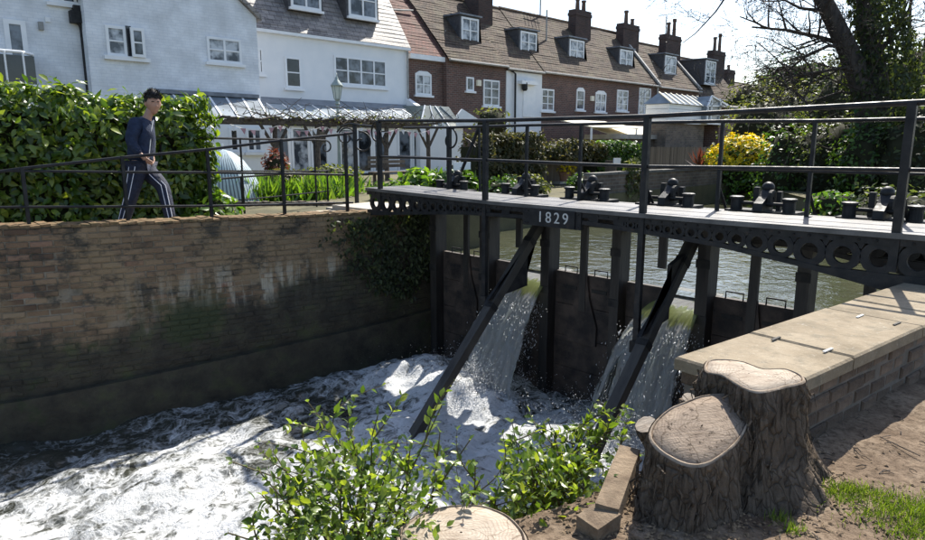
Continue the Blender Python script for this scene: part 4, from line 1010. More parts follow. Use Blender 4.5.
# glazed lean-to against it
l0, l1 = 8.6, 12.5; zt, zb_ = 3.42, 2.50; xt, xb_ = X1 + .01, X1 + 1.55
lt = thing('glazed_lean_to', 'glass roofed lean-to with white bars against the gabled white house', 'lean-to', (X1 + .8, 10.5, GZ))
MB().hexa([(xt, l0, zt - .05), (xb_, l0, zb_ - .05), (xb_, l1 - .35, zb_ - .05), (xt, l1, zt - .05), (xt, l0, zt), (xb_, l0, zb_), (xb_, l1 - .35, zb_), (xt, l1, zt)]).build('glass_roof', M['roof_glass'], lt)
for k in range(7):
    y = l0 + (l1 - l0) * k / 6; yb2 = l0 + (l1 - .35 - l0) * k / 6
    MB().beam((xt, y, zt + .005), (xb_ + .05, yb2, zb_ + .005), .075, .03).build('glazing_bar', M['white_paint'], lt)
MB().box((xb_ - .1, l0, .36), (xb_ - .02, l1 - .36, zb_ - .06)).build('front_wall', M['render'], lt)
MB().box((xt + .01, l0, zt - .0), (xt + .12, l1, zt + .14)).build('flashing', M['lead'], lt)
for u0, v0, u1, v1, gl in ((229, 128, 239, 152, 'glass_dark'), (246, 128, 262, 152, 'glass')):
    window(lt, rect(u0, v0, u1, v1, xb_ - .02), xb_ - .02, 1 if gl != 'glass' else 2, 1, gl)
MB().prism([(xt, l1 - .02, .36), (xt, l1 - .02, zt - .06), (xb_ - .03, l1 - .3, zb_ - .08), (xb_ - .03, l1 - .3, .36)], (0, -.04, 0)).build('side_wall', M['render'], lt)
# --- white house with the slate roof
X2 = -26.
h = thing('slate_roofed_house', 'white rendered house with a sunlit slate roof and two dormers', 'house', (X2, 17, GZ))
y0, y1 = 12.0, 21.45
shell(h, y0, y1, 6.36, X2, X2 - 7, M['render'])
sl2 = lambda z: X2 + .15 - (z - 6.36) / 1.5
roof(h, y0, y1 + .12, X2 + .15, 6.36, X2 - 3.2, 6.36 + 3.35 * 1.5, 24, M['slate'])
MB().box((X2, y0, 6.22), (X2 + .2, y1 + .1, 6.34)).build('eaves_board', M['white_paint'], h)
dormer(h, rect(290, -26, 320, 9, X2 - .35), X2 - .35, sl2, cols=2, rows=2, glass='glass')
dormer(h, rect(348, -18, 376, 18, X2 - .35), X2 - .35, sl2, cols=2, rows=2, glass='glass')
window(h, rect(258, 48, 263, 74, X2), X2, 1, 2, 'glass_dark')
window(h, rect(285, 57, 301, 88, X2), X2, 1, 2, 'glass_dark')
window(h, rect(334, 58, 386, 86, X2), X2, 4, 2, 'glass')
pipe(h, [(X2 + .1, y1 - .05, 6.2), (X2 + .1, y1 - .05, 3.6)], 'gutter', .05)
lt = thing('glazed_veranda', 'long veranda with lead and glass roof and white french doors', 'veranda', (X2 + 1.2, 17, GZ))
l0, l1 = 12.62, 21.3; zt, zb_ = 3.60, 2.62; xt, xb_ = X2 + .01, X2 + 2.4
MB().hexa([(xt, l0, zt - .06), (xb_, l0, zb_ - .06), (xb_, l1, zb_ - .06), (xt, l1, zt - .06), (xt, l0, zt), (xb_, l0, zb_), (xb_, l1, zb_), (xt, l1, zt)]).build('glass_roof', M['roof_glass'], lt)
MB().hexa([(xt, l0, zt + .002), (xt + .7, l0, zt - .284), (xt + .7, l1, zt - .284), (xt, l1, zt + .002), (xt, l0, zt + .03), (xt + .7, l0, zt - .256), (xt + .7, l1, zt - .256), (xt, l1, zt + .03)]).build('flashing', M['lead'], lt)
for k in range(13):
    y = l0 + .05 + (l1 - l0 - .1) * k / 12
    MB().beam((xt + .3, y, zt - .11), (xb_ + .06, y, zb_ - .01), .055, .03).build('glazing_bar', M['white_paint'], lt)
MB().box((xb_ - .06, l0, zb_ - .24), (xb_ + .04, l1, zb_ - .07)).build('fascia', M['white_paint'], lt)
q = PX(440, 122, xb_ + .2)
MB().prism([(xt, l1 + .02, .36), (xt, l1 + .02, 3.95), (xb_ + .15, l1 + .02, 2.72), (xb_ + .15, l1 + .02, .36)], (0, .28, 0)).build('parapet', M['render'], lt)
xg = xb_ - .10; k = 0
y = l0
while y < l1 - .3:
    w_ = .88
    if k % 4 == 3:
        MB().box((xg - .06, y, .36), (xg, min(l1, y + .5), zb_ - .24)).build('front_wall', M['render'], lt); y += .5
    else:
        window(lt, (y + .01, .42, min(l1, y + w_) - .01, zb_ - .25), xg - .04, 1, 1, 'curtain_glass' if k % 3 == 1 else 'glass', False, 'french_door', .11, .06); y += w_
    k += 1
# --- brick wing
X3 = -26.3
h = thing('brick_wing', 'red brick wing with one arched white window between white house and terrace', 'house', (X3, 22.8, GZ))
y0, y1 = 21.75, 24.1
shell(h, y0, y1, 6.12, X3, X3 - 7, M['red_brick'])
MB().box((X3, y0, 5.92), (X3 + .22, y1, 6.16)).build('cornice', M['white_paint'], h)
roof(h, y0 - .2, y1 + .9, X3 + .2, 6.16, X3 - 3.4, 10.0, 22, M['tile_red'])
window(h, rect(415, 74, 431, 95, X3), X3, 2, 2, 'curtain_glass', True, arch=.14)
MB().tube([(X3 - 1.9, y0 - .15, 8.5), (X3 - 2.0, y1 - .3, 8.75)], .05, 6).build('verge_flashing', M['gutter'], h)
# --- the terrace
def house(name, lab, y0, y1, ze, zr, xr, X, wall='red_brick', roofm='tile', y0r=None, y1r=None):
    h = thing(name, lab, 'house', (X, (y0 + y1) / 2, GZ), 'houses of the brick terrace')
    shell(h, y0, y1, ze, X, 2 * xr - X, M[wall], None)
    for y in (y0 + .02, y1 - .02): MB().prism([(X, y, ze - .02), (xr, y, zr - .06), (2 * xr - X, y, ze - .02)], (0, .02 if y < y1 - .1 else -.02, 0)).build('gable_wall', M[wall], h)
    roof(h, y0, y1, X + .22, ze - .10, xr, zr, 26, M[roofm], True, 'roof', y0r, y1r)
    MB().tube([(X + .26, y0, ze - .12), (X + .26, y1, ze - .12)], .07, 6).build('gutter', M['gutter'], h)
    return h, (lambda z: X + .22 - (z - ze + .10) / (zr - ze + .10) * (X + .22 - xr))
XT = -26.
# A
hA, sA = house('terrace_house', 'brick terrace house nearest the white houses, dormer under a wide chimney', 24.12, 28.7, 6.15, 10.15, -29.6, XT)
window(hA, rect(466, 77, 473.5, 91, XT), XT, 1, 1, 'glass'); window(hA, rect(483, 80, 499, 106, XT), XT, 2, 3, 'glass')
dormer(hA, rect(461, 18, 478, 43, XT - 1.1), XT - 1.1, sA)
chimney(hA, 474, 497, -14, 7.6, -28.3, [(.3, .6), (.7, .6)], 1.2)
vb = rect(476, 80, 480, 86, XT); MB().box((XT, vb[0], vb[1]), (XT + .12, vb[2], vb[3])).build('alarm_box', M['cream'], hA)
# B, the rendered bay
hB, sB = house('terrace_house', 'terrace house with a white rendered front, black lamp and downpipe', 28.7, 32.0, 6.05, 10.15, -29.6, XT, 'red_brick')
MB().box((XT, 28.75, 2.2), (XT + .06, 31.95, 5.85)).build('white_front', M['render'], hB)
pipe(hB, [(XT + .15, 28.95, 5.9), (XT + .2, 29.35, 5.7), (XT + .2, 29.38, 2.2)])
vb = rect(519, 84, 524, 91, XT); MB().lathe((XT + .25, (vb[0] + vb[2]) / 2, vb[1]), [(.1, 0), (.17, .1), (.17, .45), (.05, .6)], 8).build('wall_lantern', M['iron'], hB)
vb = rect(523, 85, 535, 117, XT + .07); MB().box((XT + .05, vb[0], vb[1]), (XT + .10, vb[2], vb[3])).build('white_panel', M['white_paint'], hB)
vb = rect(521, 81, 537, 84.5, XT + .3); MB().box((XT + .05, vb[0], vb[1]), (XT + .4, vb[2], vb[3])).build('hood', M['white_paint'], hB)
dormer(hB, rect(520, 32, 536, 53, XT - 1.1), XT - 1.1, sB)
# C
hC, sC = house('terrace_house', 'longest brick house of the terrace with four upper windows and two dormers', 32.0, 45.7, 6.1, 10.2, -29.6, XT)
for b in ((541, 89, 553.5, 111, 2, 3), (576, 90, 584, 110, 1, 2), (595, 93, 605.5, 112, 2, 2), (616.5, 90, 627.5, 111, 2, 3), (638.5, 88, 650, 115, 2, 3)):
    window(hC, rect(*b[:4], XT), XT, b[4], b[5], 'curtain_glass' if b[0] > 590 else 'glass', True, arch=.15 if b[0] in (576, 595) else 0)
dormer(hC, rect(569, 40, 583.5, 61, XT - 1.1), XT - 1.1, sC); dormer(hC, rect(619.5, 50, 632, 68, XT - 1.1), XT - 1.1, sC)
chimney(hC, 573, 592, 10, 7.6, -28.5, [(.32, .8), (.72, .75)]); chimney(hC, 621, 640, 24, 7.4, -28.5, [(.35, 1.0), (.75, .5)])
MB().tube([(-27.9, PX(546, 50, -27.9).y, sC(8) * 0 + 8.3), (-27.9, PX(546, 50, -27.9).y, 10.2)], .05, 6).build('flue', M['gutter'], hC)
MB().beam((XT + .25, 45.62, 6.12), (-29.5, 45.62, 10.25), .22, .14).build('verge_flashing', M['gutter'], hC)
pipe(hC, [(XT + .15, 45.5, 6.0), (XT + .15, 45.5, 1.)], 'gutter', .07)
vb = rect(590, 96, 593, 101, XT); MB().box((XT, vb[0], vb[1]), (XT + .12, vb[2], vb[3])).build('alarm_box', M['cream'], hC)
# D
hD, sD = house('terrace_house', 'brick house with a stepped-down ridge right of the longest terrace house', 45.75, 52.4, 6.05, 9.75, -29.4, XT, y1r=52.2)
window(hD, rect(663, 94, 672.5, 121, XT), XT, 2, 3, 'curtain_glass')
dormer(hD, rect(664.5, 56, 675.5, 74, XT - 1.1), XT - 1.1, sD)
chimney(hD, 664, 682, 35, 7.2, -28.3, [(.35, 1.0), (.72, 1.4)])
MB().beam((XT + .25, 52.3, 6.1), (-29.3, 52.3, 9.8), .22, .14).build('verge_flashing', M['gutter'], hD)
# E
hE, sE = house('terrace_house', 'last house of the terrace with a boxy dormer by its chimney', 52.45, 60.5, 5.6, 9.2, -29.2, XT)
dormer(hE, rect(705, 61, 715, 84, XT - .5), XT - .5, sE, cols=2, rows=3)
chimney(hE, 713, 727, 51, 6.6, -28.0, [(.3, 1.2), (.72, 1.6)])
# far cottage behind
hF = thing('far_cottage', 'low brown roofed cottage beyond the end of the terrace', 'house', (-28, 66, GZ))
shell(hF, 61, 74, 5.2, -26.5, -36, M['red_brick']); roof(hF, 61, 74, -26.2, 5.2, -31, 8.2, 18, M['tile'])
chimney(hF, 728, 738, 70, 6, -30.5, [(.5, .5)])
hG = thing('far_house', 'distant house with a big chimney half hidden behind the bare branches', 'house', (-33, 92, GZ))
shell(hG, 80, 104, 6.0, -33, -42, M['red_brick']); roof(hG, 80, 104, -32.7, 6., -37.5, 9.5, 18, M['tile'])
chimney(hG, 769, 786, 76, 6, -36, [(.3, .7), (.7, .7)], 1.5)
# aerials
for u, v0, v1, X, lab in ((540, 15, -4, -29.6, 'thin aerial on the ridge between the first two terrace chimneys'), (665, 36, 15, -29.4, 'branched aerial above the stepped-down terrace house')):
    a, b = PX(u, v0 + 10, X), PX(u, v1, X); b = Vector((a.x, a.y, b.z))
    t = thing('tv_aerial', lab, 'aerial', a); MB().tube([a, b], .05, 5).build('mast', M['gutter'], t)
    MB().beam(b + Vector((0, -.9, -.1)), b + Vector((0, 1., .25)), .05, .05).build('boom', M['gutter'], t)
    for k in range(5):
        c = b + Vector((0, -.8 + .4 * k, -.1 + .08 * k)); MB().beam(c + Vector((.35, 0, 0)), c - Vector((.35, 0, 0)), .035, .035).build('rod', M['gutter'], t)

# ================================================================== BACK GARDENS
cs = thing('small_conservatory', 'small glass roofed conservatory with a white gable below the brick wing', 'conservatory', (-24, 24, GZ))
xa, xb_ = -25.9, -23.4; ya, yb2 = PX(420, 120, xb_).y, PX(463, 120, xb_).y; zr_, ze_ = PX(462, 108, -24.6).z, 2.5
ym = (ya + yb2) / 2
MB().box((xa, ya, .36), (xb_, yb2, ze_)).build('wall', M['render'], cs)
a, b = PX(462, 109, xb_ - .6), None
MB().hexa([(xa, ya, ze_), (xb_, ya, ze_), (xb_, yb2, ze_), (xa, yb2, ze_), (xa, ya + .9, 3.55), (xb_ - .7, ya + .9, 3.5), (xb_ - .7, yb2 - .3, 3.5), (xa, yb2 - .3, 3.55)]).build('glass_roof', M['green_glass'], cs)
for k in range(4):
    f = k / 3; MB().beam((xb_ + .02, ya + (yb2 - ya) * f, ze_ + .01), (xb_ - .68, ya + .9 + (yb2 - ya - 1.8) * f, 3.51), .06, .03).build('glazing_bar', M['white_paint'], cs)
ga, gb, gc = PX(456, 128, xb_ + .05), PX(487, 128, xb_ + .05), PX(461, 109, xb_ + .05)
MB().prism([ga, gb, (gb.x, gb.y, gb.z + .12), gc, (ga.x, ga.y, ga.z + .6)], (.10, 0, 0)).build('white_gable', M['white_paint'], cs)
# white shed / conservatory with glazed gable
sh = thing('white_garden_house', 'white boarded garden house with a streaky glass roof and glazed gable', 'garden house', (-20, 38, GZ))
XS_ = -19.5; ya, yb2 = PX(669, 110, XS_).y, PX(708, 110, XS_).y; z0_, z1_ = PX(690, 124, XS_).z, PX(690, 105, XS_).z
for k in range(4):
    za, zb2 = z0_ + (z1_ - z0_) * k / 4, z0_ + (z1_ - z0_) * (k + 1) / 4
    MB().box((XS_ - 1.5, ya, za), (XS_ - .01 * (k % 2), yb2, zb2 - .02)).build('board', M['white_paint'], sh)
MB().box((XS_ - 1.45, ya + .05, .36), (XS_ - .15, yb2 - .05, z0_)).build('brick_base', M['garden_brick'], sh)
zrr = PX(690, 96, XS_ - .9).z
MB().add([(XS_ + .15, ya - .1, z1_), (XS_ + .15, yb2 + .2, z1_), (XS_ - .9, yb2 + .2, zrr), (XS_ - .9, ya + .35, zrr), (XS_ - 1.7, ya - .1, z1_), (XS_ - 1.7, yb2 + .2, z1_)], [(0, 1, 2, 3), (0, 3, 4), (4, 3, 2, 5), (0, 4, 5, 1)]).build('glass_roof', M['roof_glass'], sh)
for k in range(8):
    f = k / 7; MB().beam((XS_ + .2, ya - .1 + (yb2 - ya + .3) * f, z1_ + .03), (XS_ - .9, ya + .35 + (yb2 - ya - .15) * f, zrr + .04), .08, .05).build('glazing_bar', M['cream'], sh)
XG = XS_ + .4; g0, g1, ap_ = PX(708, 106, XG), PX(729, 106, XG), PX(712, 96, XG); gz = PX(718, 124, XG).z
MB().prism([(XG - .05, g0.y, gz), (XG - .05, g1.y, gz), (XG - .05, g1.y, g1.z), (XG - .05, ap_.y, ap_.z), (XG - .05, g0.y, g0.z)], (-1.4, 0, 0)).build('glazed_wing', M['roof_glass'], sh)
for (a, b) in (((g0.y, g0.z), (ap_.y, ap_.z)), ((ap_.y, ap_.z), (g1.y, g1.z)), ((g0.y, g0.z), (g1.y, g1.z)), ((g0.y, gz), (g0.y, g0.z)), ((g1.y, gz), (g1.y, g1.z)), ((g0.y, gz), (g1.y, gz)), ((ap_.y, gz), (ap_.y, ap_.z)), ((ap_.y * .5 + g1.y * .5, gz), (ap_.y * .5 + g1.y * .5, g1.z + .4)), ((g0.y, (gz + g0.z) / 2), (g1.y, (gz + g1.z) / 2))):
    MB().beam((XG, a[0], a[1]), (XG, b[0], b[1]), .09, .09, (1, 0, 0)).build('gable_bar', M['white_paint'], sh)
lg = thing('grey_roofed_outbuilding', 'low outbuilding with a pale grey sheet roof beyond the garden house', 'outbuilding', (-21, 46, GZ))
ya, yb2 = PX(722, 105, -19.).y, PX(757, 105, -19.).y
MB().box((-22, ya, .3), (-19.1, yb2, PX(740, 109, -19).z)).build('wall', M['red_brick'], lg)
MB().hexa([(-22.2, ya - .2, PX(740, 101, -19).z), (-18.9, ya - .2, PX(740, 109, -19).z), (-18.9, yb2 + .2, PX(740, 109, -19).z), (-22.2, yb2 + .2, PX(740, 101, -19).z),
           (-22.2, ya - .2, PX(740, 100, -19).z + .05), (-18.9, ya - .2, PX(740, 108, -19).z + .05), (-18.9, yb2 + .2, PX(740, 108, -19).z + .05), (-22.2, yb2 + .2, PX(740, 100, -19).z + .05)]).build('roof', M['stone'], lg)
# cream awnings
for u0, v0, u1, v1, v2, lab in ((556, 119, 604, 119, 126, 'cream awning standing out over the ivy hedge, the farther one'), (582, 124, 646, 126, 136, 'cream awning over the right part of the hedge, the nearer one')):
    a, b = PX(u0, v0, -23.), PX(u1, v1, -23.); c, d = PX(u1, v2 + 0, -20.6), PX(u0 + 12, v2, -20.6)
    aw = thing('awning', lab, 'awning', (-21.5, a.y, GZ))
    z1 = a.z; z2 = c.z - .05
    MB().hexa([(-23, a.y, z1 - .05), (-20.6, a.y, z2 - .05), (-20.6, b.y, z2 - .05), (-23, b.y, z1 - .05), (-23, a.y, z1), (-20.6, a.y, z2), (-20.6, b.y, z2), (-23, b.y, z1)]).build('canopy', M['cream'], aw)
    for y in (a.y + .1, b.y - .1): MB().box((-20.72, y - .04, .36), (-20.64, y + .04, z2 - .05)).build('pole', M['white_paint'], aw)
# garden wall, fences
XW = -10.42
y0, y1 = PX(592, 180, XW).y, PX(722, 180, XW).y
gw = thing('garden_wall', 'low brown brick garden wall at the water right of the ivy hedge', 'wall', (XW, y0, -.5))
MB().box((XW - .25, y0, -2.), (XW, y1, .80)).build('brickwork', M['garden_brick'], gw)
k = int((y1 - y0) / .6)
for i in range(k): MB().box((XW - .29, y0 + (y1 - y0) * i / k + .005, .80), (XW + .04, y0 + (y1 - y0) * (i + 1) / k - .005, .87 + random.uniform(-.008, .008))).build('coping_stone', M['concrete'], gw)
def fence(lab, X, u0, u1, v0, v1, w=.18):
    y0, y1 = PX(u0, (v0 + v1) / 2, X).y, PX(u1, (v0 + v1) / 2, X).y; z0, z1 = PX((u0 + u1) / 2, v1, X).z, PX((u0 + u1) / 2, v0, X).z
    t = thing('board_fence', lab, 'fence', (X, y0, z0)); y = y0; me = None
    while y < y1:
        if me is None: o = MB().box((X, y, z0), (X + .03, y + w - .015, z1)).build('board', M['fence'], t); me = o; yy0 = y
        else:
            o = me.copy(); COL.objects.link(o); o.location = (random.uniform(-.01, .01), y - yy0, random.uniform(-.02, .02))
        y += w
    for f in (.2, .8): MB().box((X - .06, y0, z0 + (z1 - z0) * f - .05), (X - .004, y1, z0 + (z1 - z0) * f + .05)).build('rail', M['fence'], t)
    return t
fence('pale brown board fence glimpsed through the opening in the ivy hedge', -13.9, 536, 604, 150, 188)
fence('grey brown board fence between the garden wall and the white garden house', -18.6, 634, 716, 147, 172)
hs = thing('back_garden_hut', 'low flat hut with a grey board front beside the awning', 'hut', (-21, 36, GZ))
ya, yb2 = PX(618, 140, -20.4).y, PX(668, 140, -20.4).y
MB().box((-22.5, ya, .3), (-20.4, yb2, PX(640, 139, -20.4).z)).build('wall', M['fence'], hs); MB().box((-22.6, ya - .1, PX(640, 139, -20.4).z), (-20.2, yb2 + .1, PX(640, 134.5, -20.4).z)).build('flat_roof', M['stone'], hs)


# ================================================================== HANDRAILS ON THE LEFT BANK
def on_wall(u, off):
    y = 3.
    for _ in range(30): y = .5 * y + .5 * PX(u, 200, wallx(max(-3.9, min(7.9, y))) - off).y
    return y
def wp(u, v, off=.2): y = on_wall(u, off); return PX(u, v, wallx(y) - off)
hr = thing('path_handrail', 'black three bar handrail on top of the river wall in front of the walking man', 'handrail', wp(207, 220))
tops = [(-60, 180), (22, 168.5), (122, 157.5), (207, 149.5), (281, 140.5), (345, 134)]
for u, v in tops:
    p = wp(u, v); MB().box((p.x - .022, p.y - .022, walltop(p.y) - .06), (p.x + .022, p.y + .022, p.z + .02)).build('post', M['iron'], hr)
MB().tube([wp(u, v) for u, v in tops] + [wp(352, 133)], .022, 8).build('top_rail', M['iron'], hr)
MB().tube([wp(u, v) for u, v in ((-60, 171), (22, 171), (122, 172), (207, 172.5), (281, 173.5), (353, 175))], .018, 8).build('middle_rail', M['iron'], hr)
MB().tube([wp(u, v) for u, v in ((-60, 208), (22, 207), (122, 206.5), (207, 206), (281, 204.5), (353, 202.5))], .018, 8).build('bottom_rail', M['iron'], hr)
sp = PY(357, 205, 7.5); sc = thing('scroll_post', 'black post with curled iron scrolls where the path meets the footbridge', 'post', (sp.x, sp.y, .4))
tp = PY(357, 124.5, 7.5); MB().box((sp.x - .03, sp.y - .03, .36), (sp.x + .03, sp.y + .03, tp.z)).build('shaft', M['iron'], sc)
a = PY(345, 133, 7.5)
scroll(PY(346, 137, 7.5), .20, R(20), 1.05, 1, (.75, .66, 0)).build('scroll', M['iron'], sc)
MB().tube([tp, PY(350, 123.5, 7.5), PY(342, 126, 7.5), PY(337, 132, 7.5)], .018, 7).build('scroll_arm', M['iron'], sc)
scroll(PY(357.5, 143, 7.5) + Vector((.06, .05, 0)), .22, R(100), 1.05, -1, (.75, .66, 0)).build('scroll', M['iron'], sc)
MB().tube([tp, PY(372, 126, 7.2)], .018, 7).build('link_rail', M['iron'], sc)
h2 = thing('ramp_handrail', 'thin black handrail with a curled end behind the wall-top rail', 'handrail', PX(314, 208, -11.4))
for u, v, b in ((160, 139, 215), (240, 138, 214), (314, 140, 207)):
    p, q = PX(u, v, -11.4), PX(u, b, -11.4); MB().tube([p, (p.x, p.y, q.z)], .02, 6).build('post', M['iron'], h2)
MB().tube([PX(u, v, -11.4) for u, v in ((120, 133), (160, 136.5), (230, 138.5), (314, 140), (326, 140.5))], .02, 7).build('top_rail', M['iron'], h2)
scroll(PX(326, 147, -11.4), .13, R(90), 1.0, -1, (0, 1, 0)).build('scroll', M['iron'], h2)
MB().tube([PX(u, v, -11.4) for u, v in ((120, 169), (240, 171), (326, 171))], .016, 6).build('middle_rail', M['iron'], h2)
h3 = thing('low_handrail', 'low black two bar handrail sloping beside the green garden bed', 'handrail', PX(241, 215, -12.6))
for u, v, b in ((160, 184, 222), (241, 176.5, 213), (327, 170.5, 206)):
    p, q = PX(u, v, -12.4), PX(u, b, -12.4); MB().tube([p, (p.x, p.y, q.z)], .024, 6).build('post', M['iron'], h3)
MB().tube([PX(u, v, -12.4) for u, v in ((160, 184), (241, 177), (329, 170.5))], .02, 7).build('top_rail', M['iron'], h3)
MB().tube([PX(u, v, -12.4) for u, v in ((160, 208), (241, 200), (329, 191))], .016, 6).build('bottom_rail', M['iron'], h3)
ss = thing('stone_step', 'pale stone step at the left end of the footbridge', 'step', (-10, 7.4, .38))
MB().box((-10.6, 6.85, .36), (-9.36, 7.9, .50)).build('tread', M['stone'], ss); MB().box((-10.9, 6.9, .36), (-10.605, 7.9, .43)).build('tread', M['stone'], ss)

# ================================================================== GARDEN BETWEEN PATH AND HOUSES
hd = thing('laurel_hedge', 'tall dense laurel hedge behind the walking man', 'hedge', (-11.8, 2, .2))
def hedge_pts(n, x0, x1, y0, y1, z0, ztop, seed):
    P = []; N = []
    while len(P) < n:
        f = random.random()
        y = random.uniform(y0, y1); e = max(0, (y - (y1 - .55)) / .55); zt = ztop(y) - .5 * e ** 2
        b = .16 * noise.noise(Vector((y * 1.6, seed, 0))) + .10 * noise.noise(Vector((y * 4, seed, 5)))
        if f < .52:
            z = random.uniform(z0, zt); bb = .20 * noise.noise(Vector((y * 1.7, z * 1.7, seed))) + .08 * noise.noise(Vector((y * 5, z * 5, seed)))
            x = x1 + bb - .35 * e ** 2 - random.random() ** 2 * .30 - .35 * max(0, (z - (zt - .4)) / .4) ** 2; nn = (1, .35 * e, .15)
        elif f < .80:
            x = random.uniform(x0, x1 - .1); z = zt + b + .12 * noise.noise(Vector((x * 3, y * 3, 9))) - random.random() ** 2 * .25; nn = (.1, 0, 1)
            if random.random() < .12: z += random.uniform(.05, .2)
        else:
            y = y1 - random.random() ** 2 * .3 + .18 * noise.noise(Vector((random.random(), seed, 3))); x = random.uniform(x0, x1); z = random.uniform(z0, zt - .1); y += .18 * noise.noise(Vector((x * 2, z * 2, 5))); nn = (.2, 1, .15)
        P.append((x, y, z)); N.append(nn)
    return np.array(P), np.array(N)
ztop = lambda y: lerp([(-4, 2.6), (2., 2.50), (3.3, 2.38), (4.5, 2.36), (5.2, 2.12)], y)
P, Nn = hedge_pts(17500, -13.1, -11.25, -4., 4.88, .15, ztop, 2)
leaves_at('foliage', P, Nn, .155, M['laurel'], hd, 'stuff', .55, .35, (L8V, L8F), droop=.25)
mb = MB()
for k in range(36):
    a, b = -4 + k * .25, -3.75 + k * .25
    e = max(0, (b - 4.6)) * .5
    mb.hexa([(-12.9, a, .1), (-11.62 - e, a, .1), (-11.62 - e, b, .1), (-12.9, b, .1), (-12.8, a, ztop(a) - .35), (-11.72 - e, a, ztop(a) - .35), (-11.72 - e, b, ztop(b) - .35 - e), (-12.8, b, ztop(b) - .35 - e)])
mb.build('branches', M['core'], hd)  # dark boxes filling the hedge, painted as its inner shade
bush('low_laurel', 'low bright laurel bush at the foot of the hedge beside the rail post', 'shrub', (-11.2, 4.75, .38), (.5, .5, .36), 520, .17, M['bright_leaf'], 3, T=(L8V, L8F))
# blue striped cover
tt = thing('striped_cover', 'pale blue striped cloth cover shaped like a small tent', 'cover', (-14, 6.3, .4))
c = PX(229, 195, -14.); top = PX(226, 149, -14.)
V = []; UV = []; nu = 28; prof = [(.0, 1.0), (.16, .95), (.34, .80), (.48, .58), (.58, .32), (.64, 0)]
for r, z in [(a * 1.18, b) for a, b in prof]:
    for j in range(nu + 1):
        t = 2 * math.pi * j / nu; k = 1 + .03 * math.cos(8 * t)
        V.append((c.x + r * 1.05 * k * math.cos(t), c.y + r * 1.0 * k * math.sin(t) - .08 * z, .38 + (top.z - .38) * z)); UV.append((j / nu * 6, z))
n = nu + 1; np_mesh('cloth', V, [(i * n + j, i * n + j + 1, (i + 1) * n + j + 1, (i + 1) * n + j) for i in range(len(prof) - 1) for j in range(nu)], M['tent'], tt, None, True, UV)
MB().tube([(c.x, c.y - .08, top.z - .05), (c.x, c.y - .08, top.z + .12)], .025, 6).build('pole_tip', M['white_paint'], tt)
# low brick edging and garden bed
eg = thing('bed_edging', 'low dark brick edging along the garden bed', 'edging', (-12.9, 7, .36))
for k in range(15):
    a = PZ(228 + 7.2 * k, 207, .36); b = PZ(228 + 7.2 * (k + .93), 207, .36)
    MB().box((a.x - .1, a.y, .3), (a.x + .08, b.y, .47 + random.uniform(-.015, .015))).build('brick', M['garden_brick'], eg)
def blades(name, label, cat, pts, n, h, m, spread=.35, wide=1., group=None):
    P = np.array(pts)[RNG.integers(0, len(pts), n)] + RNG.normal(0, 1, (n, 3)) * np.array([spread, spread, .01])
    ax = unit(RNG.normal(0, .35, (n, 3)) + np.array([0, 0, 1.])); nr = unit(RNG.normal(0, 1, (n, 3)))
    TV = BLV * np.array([wide, 1, 1]); V, Fc = scatter(TV, BLF, P, frames(ax, nr), h * RNG.uniform(.5, 1.2, n))
    o = np_mesh(name, V, Fc, m, None); tag(o, label, cat, group); return o
blades('iris_clump', 'fresh green spiky clump in the left part of the garden bed', 'plant', [tuple(PZ(u, v, .36)) for u, v in ((242, 203), (256, 202), (270, 201), (245, 198), (255, 197), (265, 195), (275, 196))], 1300, .55, M['bright_leaf'], .22, 1.3)
blades('iris_clump', 'fresh green spiky clump in the right part of the garden bed, beside the scroll post', 'plant', [tuple(PZ(u, v, .36)) for u, v in ((290, 200), (305, 200), (318, 199), (332, 197), (298, 195), (310, 193), (322, 193), (334, 191), (346, 192))], 1500, .55, M['bright_leaf'], .25, 1.3)
bush('low_shrub', 'dark purple-brown low shrub between the two spiky clumps', 'shrub', tuple(PD(285, 183, 15.5)), (.45, .5, .35), 500, .13, M['dull_leaf'], 5)
bush('red_shrub', 'small red-leaved shrub against the pergola post', 'shrub', tuple(PD(276, 166, 17.5)), (.34, .34, .45), 300, .13, M['red_leaf'], 6)
bush('bed_shrub', 'low olive shrub under the veranda, right of the dark shrub', 'shrub', tuple(PD(330, 178, 18)), (.8, .9, .35), 600, .14, M['olive_leaf'], 8)
bush('leafy_plant', 'broad-leaved green plants by the water behind the footbridge end', 'plant', (-13.0, 11.2, .62), (.5, .6, .36), 420, .26, M['bright_leaf'], 9, T=(L8V, L8F))
bush('leafy_plant', 'broad-leaved green plants between bench and lever', 'plant', (-12.6, 12.0, .62), (.45, .6, .36), 420, .26, M['green_leaf'], 10, T=(L8V, L8F))
bush('leafy_plant', 'green plants at the foot of the scroll post', 'plant', (-11.9, 9.3, .5), (.4, .5, .3), 420, .16, M['bright_leaf'], 11, T=(L8V, L8F))
bq = thing('garden_bench', 'brown wooden garden bench under the pergola', 'bench', PD(392, 178, 21))
q = PD(392, 178, 21)
for dy in (-.55, .55):
    for dx in (-.2, .2): MB().box((q.x + dx - .04, q.y + dy - .04, .36), (q.x + dx + .04, q.y + dy + .04, .75)).build('leg', M['fence'], bq)
for k in range(3): MB().box((q.x - .26 + .18 * k, q.y - .75, .75), (q.x - .10 + .18 * k, q.y + .75, .80)).build('slat', M['fence'], bq)
for k in range(3): MB().box((q.x - .27, q.y - .75, .92 + .13 * k), (q.x - .24, q.y + .75, 1.02 + .13 * k)).build('back_slat', M['fence'], bq)
